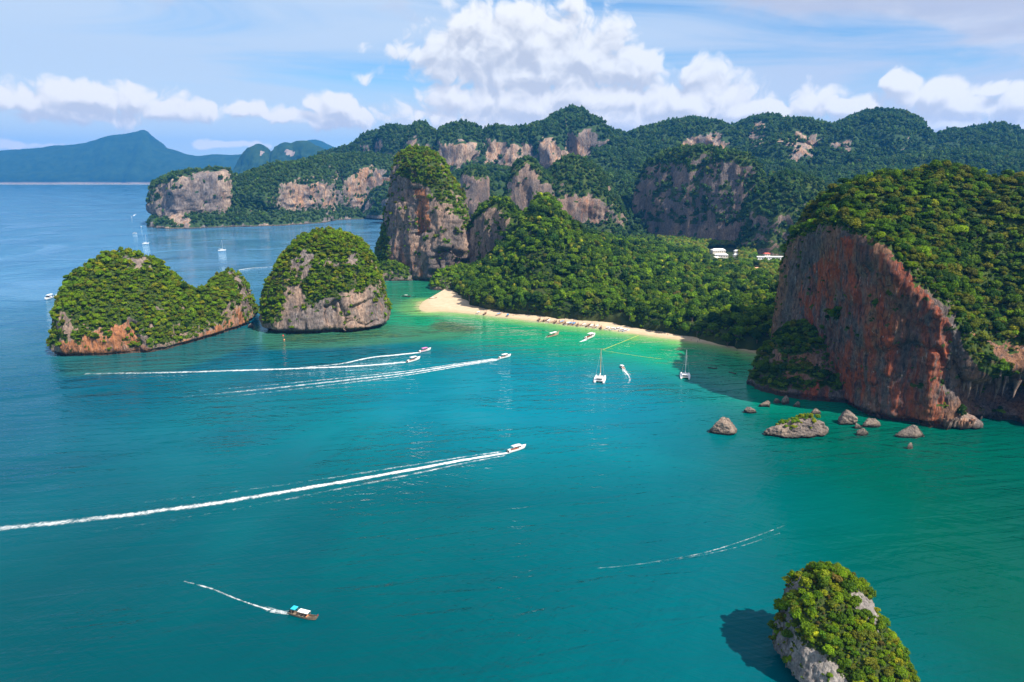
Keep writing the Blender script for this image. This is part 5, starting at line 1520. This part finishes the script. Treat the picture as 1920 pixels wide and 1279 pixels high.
y1 = yacht(); place(y1, (409, 471), (424, 470), 13.0, smin=.9, smax=1.3); tag(y1, 'white sailing yacht anchored in front of the far headland', 'sailing yacht', 'sailing yachts at anchor')
y2 = copy_tree(y1); place(y2, (267, 458), (280, 457), 13.0, smin=.9, smax=1.3); tag(y2, 'white sailing yacht anchored left of the far headland', 'sailing yacht')
for st, bo, lab in (((251, 404), (242, 411), 'tiny white speedboat trailing foam left of the far headland'), ((262, 425), (268, 428), 'tiny dark boat above the left sailing yacht'), ((248, 438), (258, 438), 'tiny white boat just left of the left sailing yacht'), ((230, 354), (240, 353), 'tiny white boat near the distant shore')):
    q = copy_tree(b); place(q, st, bo, 10.5, smin=.7, smax=1.1); tag(q, lab, 'boat', 'small boats far out')

# longtails and speedboats drawn up along the sand
ORD = ['first', 'second', 'third', 'fourth', 'fifth', 'sixth', 'seventh', 'eighth', 'ninth', 'tenth', 'eleventh', 'twelfth', 'thirteenth', 'fourteenth', 'fifteenth', 'sixteenth', 'seventeenth', 'eighteenth', 'nineteenth', 'twentieth', 'twenty first', 'twenty second', 'twenty third', 'twenty fourth']
protos = {}
def beached(kind, px, py, ang, lab, sc=1.0):
    if kind not in protos:
        protos[kind] = {'blue': lambda: longtail(WOOD, BLUE, roof=(-.5, .5)), 'white': lambda: longtail(GREYW, TARP, roof=(-.4, .4)), 'brown': lambda: longtail(DARKWOOD, BROWNT, roof=(-.4, .45)), 'bare': lambda: longtail(WOOD, None), 'motor': lambda: speedboat(stripe=BLUE)}[kind]()
        o = protos[kind]
    else:
        o = copy_tree(protos[kind])
    g = gnd(px, py)
    o.location = (g[0], g[1], .25)
    o.rotation_euler = (0, R(-3), ang)
    o.scale = (sc,)*3
    return tag(o, lab, 'boat', 'boats drawn up along the beach')
for kind, px, py, lab in (('white', 897, 588.5, 'white roofed longtail boat at the left end of the beached boats'), ('brown', 909, 590, 'brown roofed longtail boat beached beside the white roofed one'), ('blue', 935, 591.5, 'left of two blue roofed longtail boats on the open sand'), ('blue', 952, 593.5, 'right of two blue roofed longtail boats on the open sand')):
    beached(kind, px, py, R(70) + random.uniform(-.3, .3), lab)
kk = ['brown', 'bare', 'brown', 'white', 'bare', 'brown', 'bare', 'blue', 'brown', 'white', 'blue', 'blue', 'brown', 'bare', 'white', 'brown', 'white', 'bare', 'white', 'brown']
cols_ = dict(blue='blue roofed', white='white roofed', brown='brown roofed', bare='open')
for i, kind in enumerate(kk):
    px = 1010 + 6.1*i + random.uniform(-1.2, 1.2)
    py = float(np.interp(px, [p[0] for p in BEACH_W], [p[1] for p in BEACH_W])) - .8 + random.uniform(-.8, .8)
    beached(kind, px, py, R(62) + random.uniform(-.35, .35), f'{cols_[kind]} longtail boat, {ORD[i]} from the left in the crowded beached row')
for i, (px, py) in enumerate(((1139, 617.5), (1150, 618.5), (1160, 618), (1167, 620.5), (1174, 621.5))):
    beached('motor', px, py, R(35) + random.uniform(-.3, .3), f'white speedboat at the sand edge, {ORD[i]} from the left right of the longtails', .85)

# ------------------------------------------------------------------ foam trails on the water
def wake(path, label, w0=2.2, grow=.045, sig=1.6, arms=.8, arm_len=230., fade=500., core=1.0, name='wake'):
    pts = np.array([gnd(*p) for p in path])
    d = np.concatenate([[0], np.cumsum(np.linalg.norm(np.diff(pts, axis=0), axis=1))])
    n = max(12, int(d[-1]/1.1)); s = np.linspace(0, d[-1], n)
    C = herm(pts, False, s, d)
    T = np.gradient(C, axis=0); T[:, 2] = 0; T /= np.linalg.norm(T, axis=1)[:, None]
    S = np.stack([-T[:, 1], T[:, 0], 0*s], 1)
    m = 33
    v = np.linspace(-1, 1, m)
    half = w0 + grow*s
    W = (half + 3.0*sig)[:, None]*v[None]
    wob = fbm(np.stack([s/14, 0*s, 0*s + len(path)], 1), 3)*(.12 + .003*s)
    P = C[:, None] + S[:, None]*(W + wob[:, None])[..., None]
    sg = (sig*(1 + .004*s))[:, None]
    f = core*np.exp(-(W/sg)**2)*np.clip(1.1 - s/fade, 0, 1)[:, None]
    for sd_ in (-1, 1):
        f = np.maximum(f, arms*np.exp(-((W - sd_*half[:, None])/(sg*.75))**2)*np.clip(1 - s/arm_len, 0, 1)[:, None]*sstep(0, 6, s)[:, None])
    if arms > 0:
        f = np.maximum(f, .95*core*sstep(16, 2, s)[:, None]*sstep(1.0, .5, np.abs(W)/(.9 + .11*s)[:, None]))
    P[..., 2] = .03 + .32*f*(.5 + fbm(P/1.3, 3)*1.2).clip(0)
    f = f*(1 - np.abs(v)[None]**8)
    me = mesh_np(name, P.reshape(-1, 3), grid_faces(n, m, False)[:, ::-1], attrs=dict(foam=f.ravel()))
    return tag(link(name, me, MAT['foam']), label, 'wake')
wake([(955, 849), (880, 861), (760, 883), (600, 911), (400, 944), (200, 970), (0, 991), (-120, 1002)], 'longest white foam trail, crossing the left half of the bay', 2.6, .050, 1.35, .50, 300, 430, .90)
wake([(938, 673), (870, 683), (760, 700), (640, 714), (540, 725), (440, 735), (330, 745)], 'foam trail behind the middle white speedboat', 2.4, .035, 1.4, .75, 330, 300, .85)
wake([(766, 679), (680, 686), (560, 691), (440, 695), (300, 699), (160, 701)], 'straight foam trail behind the white speedboat below the pink boat', 2.4, .020, 1.5, .45, 150, 360, .88)
wake([(788, 661), (740, 666), (700, 670), (640, 682), (560, 690)], 'thin foam trail behind the pink topped boat', 1.6, .012, 1.7, .3, 80, 170, .9)
wake([(543, 1151), (515, 1146), (480, 1136), (440, 1122), (395, 1104), (345, 1090)], 'broken foam trail behind the longtail boat in the foreground', .5, .012, .42, .25, 25, 115, .62)
wake([(106, 555), (116, 548), (124, 541), (134, 534), (150, 526)], 'short foam trail behind the speedboat at the left islet', 1.6, .05, 2.0, .85, 90, 150, 1.0)
wake([(1167, 690), (1172, 697), (1178, 704), (1181, 712), (1178, 720)], 'short curling foam trail between the two catamarans', .9, .05, .8, .7, 40, 60, .9)
wake([(1102, 635), (1096, 638), (1088, 641)], 'little white foam patch behind the idling white boat', 1.4, .03, 1.6, .2, 20, 40, 1.0)
wake([(446, 507), (470, 503), (500, 501), (520, 500)], 'thin foam trail showing between the two islets', 1.0, .02, 1.5, .1, 50, 130, .9)
wake([(250, 405), (262, 396), (276, 388), (286, 378)], 'faint foam trail far out left of the headland', 1.2, .03, 2.4, .3, 60, 210, .85)
wake([(1475, 984), (1400, 1012), (1330, 1034), (1250, 1050), (1190, 1059), (1120, 1066)], 'upper of two thin old foam lines near the sea stack', .5, .0, .34, .0, 10, 400, .36, name='foam_line')
wake([(1462, 1000), (1390, 1024), (1310, 1042), (1220, 1056)], 'lower of two thin old foam lines near the sea stack', .5, .0, .30, .0, 10, 300, .32, name='foam_line')

# ------------------------------------------------------------------ float lines and buoys
def line_obj(name, path, rad, mat, label, cat, sag=.05):
    pts = np.array([gnd(*p, .12) for p in path])
    d = np.concatenate([[0], np.cumsum(np.linalg.norm(np.diff(pts, axis=0), axis=1))])
    C = herm(pts, False, np.linspace(0, d[-1], max(8, int(d[-1]/3))), d)
    mb = MB()
    G = []
    for k in range(len(C)):
        t = C[min(k+1, len(C)-1)] - C[max(k-1, 0)]; t /= np.linalg.norm(t); sd_ = np.array([-t[1], t[0], 0])
        rr = rad*(1.35 if k % 2 else .8)
        G.append([C[k] + sd_*rr*math.cos(a) + np.array([0, 0, rr*math.sin(a)]) for a in np.linspace(0, 2*math.pi, 7)[:6]])
    G = np.swapaxes(np.array(G), 0, 1)
    mb.grid(G, True)
    o = mb.build(name, mat)
    return tag(o, label, cat, 'swimming area float lines')
line_obj('float_line', [(1130, 656), (1150, 648), (1175, 638), (1197, 629)], .13, ROPE, 'yellow float line running from the left catamaran mast to the beach', 'float line')
line_obj('float_line', [(1130, 657), (1160, 662), (1200, 668), (1240, 673)], .075, ROPE, 'faint yellow float line running right from the left catamaran mast', 'float line')
line_obj('mooring_line', [(1381, 702), (1405, 710), (1424, 716)], .08, BLACK, 'dark mooring line from the right shadowed boat to the cliff toe', 'mooring line')
for px, py, m_, lab in ((531, 630, RED, 'red buoy floating at the foot of the dome islet'), (533, 638, SEAT, 'orange buoy floating below the red one')):
    r_ = empty('buoy', tuple(gnd(px, py)))
    mb = MB(); G = [[(.75*math.sin(t)*math.cos(a), .75*math.sin(t)*math.sin(a), .3 + .75*math.cos(t)) for t in np.linspace(.05, 3.09, 8)] for a in np.linspace(0, 2*math.pi, 11)[:10]]
    mb.grid(np.array(G)[:, ::-1], True); mb.build('float', m_, r_)
    mb = MB(); mb.tube((0, 0, 1.0), (0, 0, 2.1), .07, .05, 6); mb.build('rod', m_, r_)
    tag(r_, lab, 'buoy', 'buoys at the dome islet')

# ------------------------------------------------------------------ houses and huts among the trees
def house(px, py, Y, w, dpt, h, roof_h, wall_m, roof_m, label, rz=0.0, hip=.15, name='house', z0=None):
    p = gnd(px, py + 5, 6.2) if Y > 1000 else atY(px, py, Y)
    if z0 is not None: p = atY(px, py, Y)
    r_ = empty(name, (p[0], p[1], p[2] if z0 is None else z0), rz)
    H_ = h
    mb = MB(); mb.box((0, 0, H_/2 - 1.5), (w, dpt, H_ + 3)); mb.build('wall', wall_m, r_)
    e = .7
    X, Yd = w/2 + e, dpt/2 + e
    rx = X*(1 - hip*2)
    V = [(-X, -Yd, H_ + .02), (X, -Yd, H_ + .02), (X, Yd, H_ + .02), (-X, Yd, H_ + .02), (-rx, 0, H_ + roof_h), (rx, 0, H_ + roof_h), (-X, -Yd, H_ - .2), (X, -Yd, H_ - .2), (X, Yd, H_ - .2), (-X, Yd, H_ - .2)]
    mb = MB(); mb.add(V, [(0, 1, 5, 4), (1, 2, 5), (2, 3, 4, 5), (3, 0, 4), (6, 9, 8, 7), (0, 6, 7, 1), (1, 7, 8, 2), (2, 8, 9, 3), (3, 9, 6, 0)]); mb.build('roof', roof_m, r_)
    k = max(2, int(w/4))
    for i in range(k):
        mb = MB(); mb.box((-w/2 + (i + .5)*w/k, -dpt/2 - .02, H_*.55), (min(1.6, w/k*.55), .12, min(1.4, H_*.4))); mb.build('window', GLASS, r_)
    return tag(r_, label, 'house', 'houses in the palm grove')
CREAM = plain('cream_render', (.66, .60, .52), .8, .08); ROOFR = plain('red_roof_tiles', (.46, .09, .06), .7, .2, 1); ROOFG = plain('grey_roof_sheet', (.42, .37, .36), .6, .15, .5); ROOFW = plain('white_roof_sheet', (.72, .71, .70), .5, .08, .5); ORNG = plain('orange_render', (.60, .30, .16), .8, .12); THATCH = plain('thatch', (.40, .34, .28), .9, .25, 1.5); RUST = plain('rust_roof_sheet', (.30, .13, .10), .8, .2, 1)
YH = 1330
house(1346, 470, YH, 24, 12, 6, 3.0, CREAM, ROOFW, 'long house with a white roof among the palms, left group', .1)
house(1352, 478, YH - 60, 22, 10, 5, 2.4, CREAM, ROOFW, 'low white roofed house in front of the long white one', -.15)
house(1341, 484, YH - 90, 12, 9, 5, 2.4, ORNG, CREAM, 'orange walled house below the white roofed houses', .2)
house(1381, 470, YH, 9, 8, 4.5, 2, CREAM, ROOFW, 'small white house between the two groups of houses', 0)
house(1379, 477, YH - 50, 7, 6, 4, 2, CREAM, ROOFW, 'tiny white hut below the small white house', .3)
house(1358, 490, YH - 130, 8, 7, 4, 2, CREAM, ROOFW, 'little white roofed hut nearest the dark forest edge', -.5)
house(1450, 470, YH + 20, 24, 15, 8, 6.5, CREAM, ROOFR, 'tall red roofed house beside the headland', -.35, hip=.28)
house(1471, 472, YH + 10, 20, 13, 8, 4, CREAM, ROOFG, 'grey roofed house right of the red roofed one', .25)
house(1437, 475, YH - 20, 10, 8, 4, 2, CREAM, ROOFR, 'small red roofed annexe left of the tall red roofed house', .1)
house(1428, 482, YH - 60, 20, 9, 5, 1.2, WHITE, ROOFW, 'low white flat house in front of the red roofs', -.1, hip=.05)
house(1460, 482, YH - 70, 36, 9, 5, 1.2, WHITE, ROOFW, 'longest low white building below the red and grey roofs', -.12, hip=.04)
house(1415, 505, YH - 180, 13, 9, 5, 2.2, ORNG, ORNG, 'orange hut standing alone in the palms', .2)
house(1448, 494, YH - 130, 10, 8, 4, 2, ORNG, RUST, 'small rust roofed hut below the long white building', .1)
hh = atY(1008, 552, 835)
house(1008, 553, 757, 9, 7, 3.5, 2.6, WOOD, THATCH, 'thatched hut showing above the beach trees', .1, hip=.3)
pv = gnd(1420, 643, 2.2)
r_ = empty('pavilion', (pv[0], pv[1], 2.2), R(-25)); tag(r_, 'open pavilion with white posts in the shade by the red wall', 'pavilion')
for i in range(8):
    for sy in (-2.0, 2.0):
        mb = MB(); mb.tube((-10.5 + 3*i, sy, -.5), (-10.5 + 3*i, sy, 2.8), .17, n=6); mb.build('post', WHITE, r_)
mb = MB(); mb.add([(-12, -3, 2.8), (12, -3, 2.8), (12, 3, 2.8), (-12, 3, 2.8), (-10, 0, 4.6), (10, 0, 4.6)], [(0, 1, 5, 4), (1, 2, 5), (2, 3, 4, 5), (3, 0, 4), (3, 2, 1, 0)]); mb.build('roof', RUST, r_)
mb = MB(); mb.box((0, -2.0, 1.0), (21, .08, .1)); mb.build('rail', WHITE, r_)
SHED = plain('pale_shed_roof', (.62, .64, .66), .6, .05)
house(302, 334, 11000, 190, 60, 22, 10, SHED, SHED, 'long pale building on the distant shore', 0, name='building', z0=2)

# ------------------------------------------------------------------ people on the sand
def person_mesh(seed):
    me = bpy.data.meshes.new('person')
    rg = random.Random(seed); k = rg.uniform(.08, .22)
    V = [(0, 0, .95), (0, 0, 1.2), (0, 0, 1.42), (0, 0, 1.56), (0, .02, 1.66), (0, 0, 1.76), (.17, 0, 1.42), (.24, k, 1.14), (.22, k*1.8, .92), (-.17, 0, 1.42), (-.25, -k, 1.14), (-.23, -k*1.2, .92),
         (.1, 0, .88), (.11, k, .48), (.12, k*.6, .04), (-.1, 0, .88), (-.11, -k*.7, .48), (-.12, -k, .04), (.12, k*.6 + .14, .03), (-.12, -k + .14, .03)]
    E = [(0, 1), (1, 2), (2, 3), (3, 4), (4, 5), (2, 6), (6, 7), (7, 8), (2, 9), (9, 10), (10, 11), (0, 12), (12, 13), (13, 14), (0, 15), (15, 16), (16, 17), (14, 18), (17, 19)]
    rad = [.15, .15, .15, .06, .1, .09, .07, .05, .035, .07, .05, .035, .1, .07, .045, .1, .07, .045, .04, .04]
    me.from_pydata(V, E, [])
    o = bpy.data.objects.new('person_form', me); COL.objects.link(o)
    o.modifiers.new('skin', 'SKIN')
    for q, rr in zip(me.skin_vertices[0].data, rad):
        q.radius = (rr, rr)
    me.skin_vertices[0].data[0].use_root = True
    bpy.context.view_layer.update()
    ev = o.evaluated_get(bpy.context.evaluated_depsgraph_get())
    out = bpy.data.meshes.new_from_object(ev)
    out.name = 'person'
    bpy.data.objects.remove(o); bpy.data.meshes.remove(me)
    return out
SKINC = [plain('tan_skin_red_clothes', (.42, .13, .10), .8, .3, 1), plain('tan_skin_dark_clothes', (.08, .07, .08), .8, .3, 1), plain('tan_skin_blue_clothes', (.10, .16, .34), .8, .3, 1), plain('tan_skin_pale_clothes', (.60, .50, .44), .8, .2, 1)]
PM = []
for k in range(4):
    m_ = person_mesh(k); m_.materials.append(SKINC[k]); PM.append(m_)
spots = [(962, 592), (975, 592), (990, 594), (1060, 599), (1075, 602), (1092, 603), (1110, 605), (1124, 609), (1205, 616), (1219, 621), (1232, 622), (1241, 624), (1252, 628), (1263, 629), (1278, 632), (1281, 637), (1296, 637), (1308, 640), (1416, 655), (1430, 655), (1435, 662), (1312, 638), (1160, 606), (1178, 610)]
for i, (px, py) in enumerate(spots):
    g_ = gnd(px, py, 1.0)
    j = int(np.argmin(np.hypot(bw[:, 0] - g_[0], bw[:, 1] - g_[1])))
    # stand on the sand sheet: height from the distance to the waterline
    dd = float(seg_dist(np.array([g_[0]]), np.array([g_[1]]), bw)[0]); ww = float(np.linalg.norm((bv - bw)[j][:2]))
    z = float(np.interp(dd/max(ww, 1), [0, .25, .7, 1], [.05, .35, 1.3, 2.0]))
    o = link('person', PM[i % 4], None, None, (g_[0], g_[1], z))
    o.rotation_euler = (0, 0, random.uniform(0, 6.28))
    shade = px > 1400
    col_ = ('red', 'dark', 'blue', 'pale')[i % 4]
    tag(o, f'person in {col_} clothes standing on the ' + ('shaded sand by the red wall' if shade else ('sand behind the beached boats' if px < 1190 else 'open sand right of the boats')), 'person', 'people on the beach')

settle_labels([o for o in COL.objects if o.get('category') == 'person'])
build_haze()
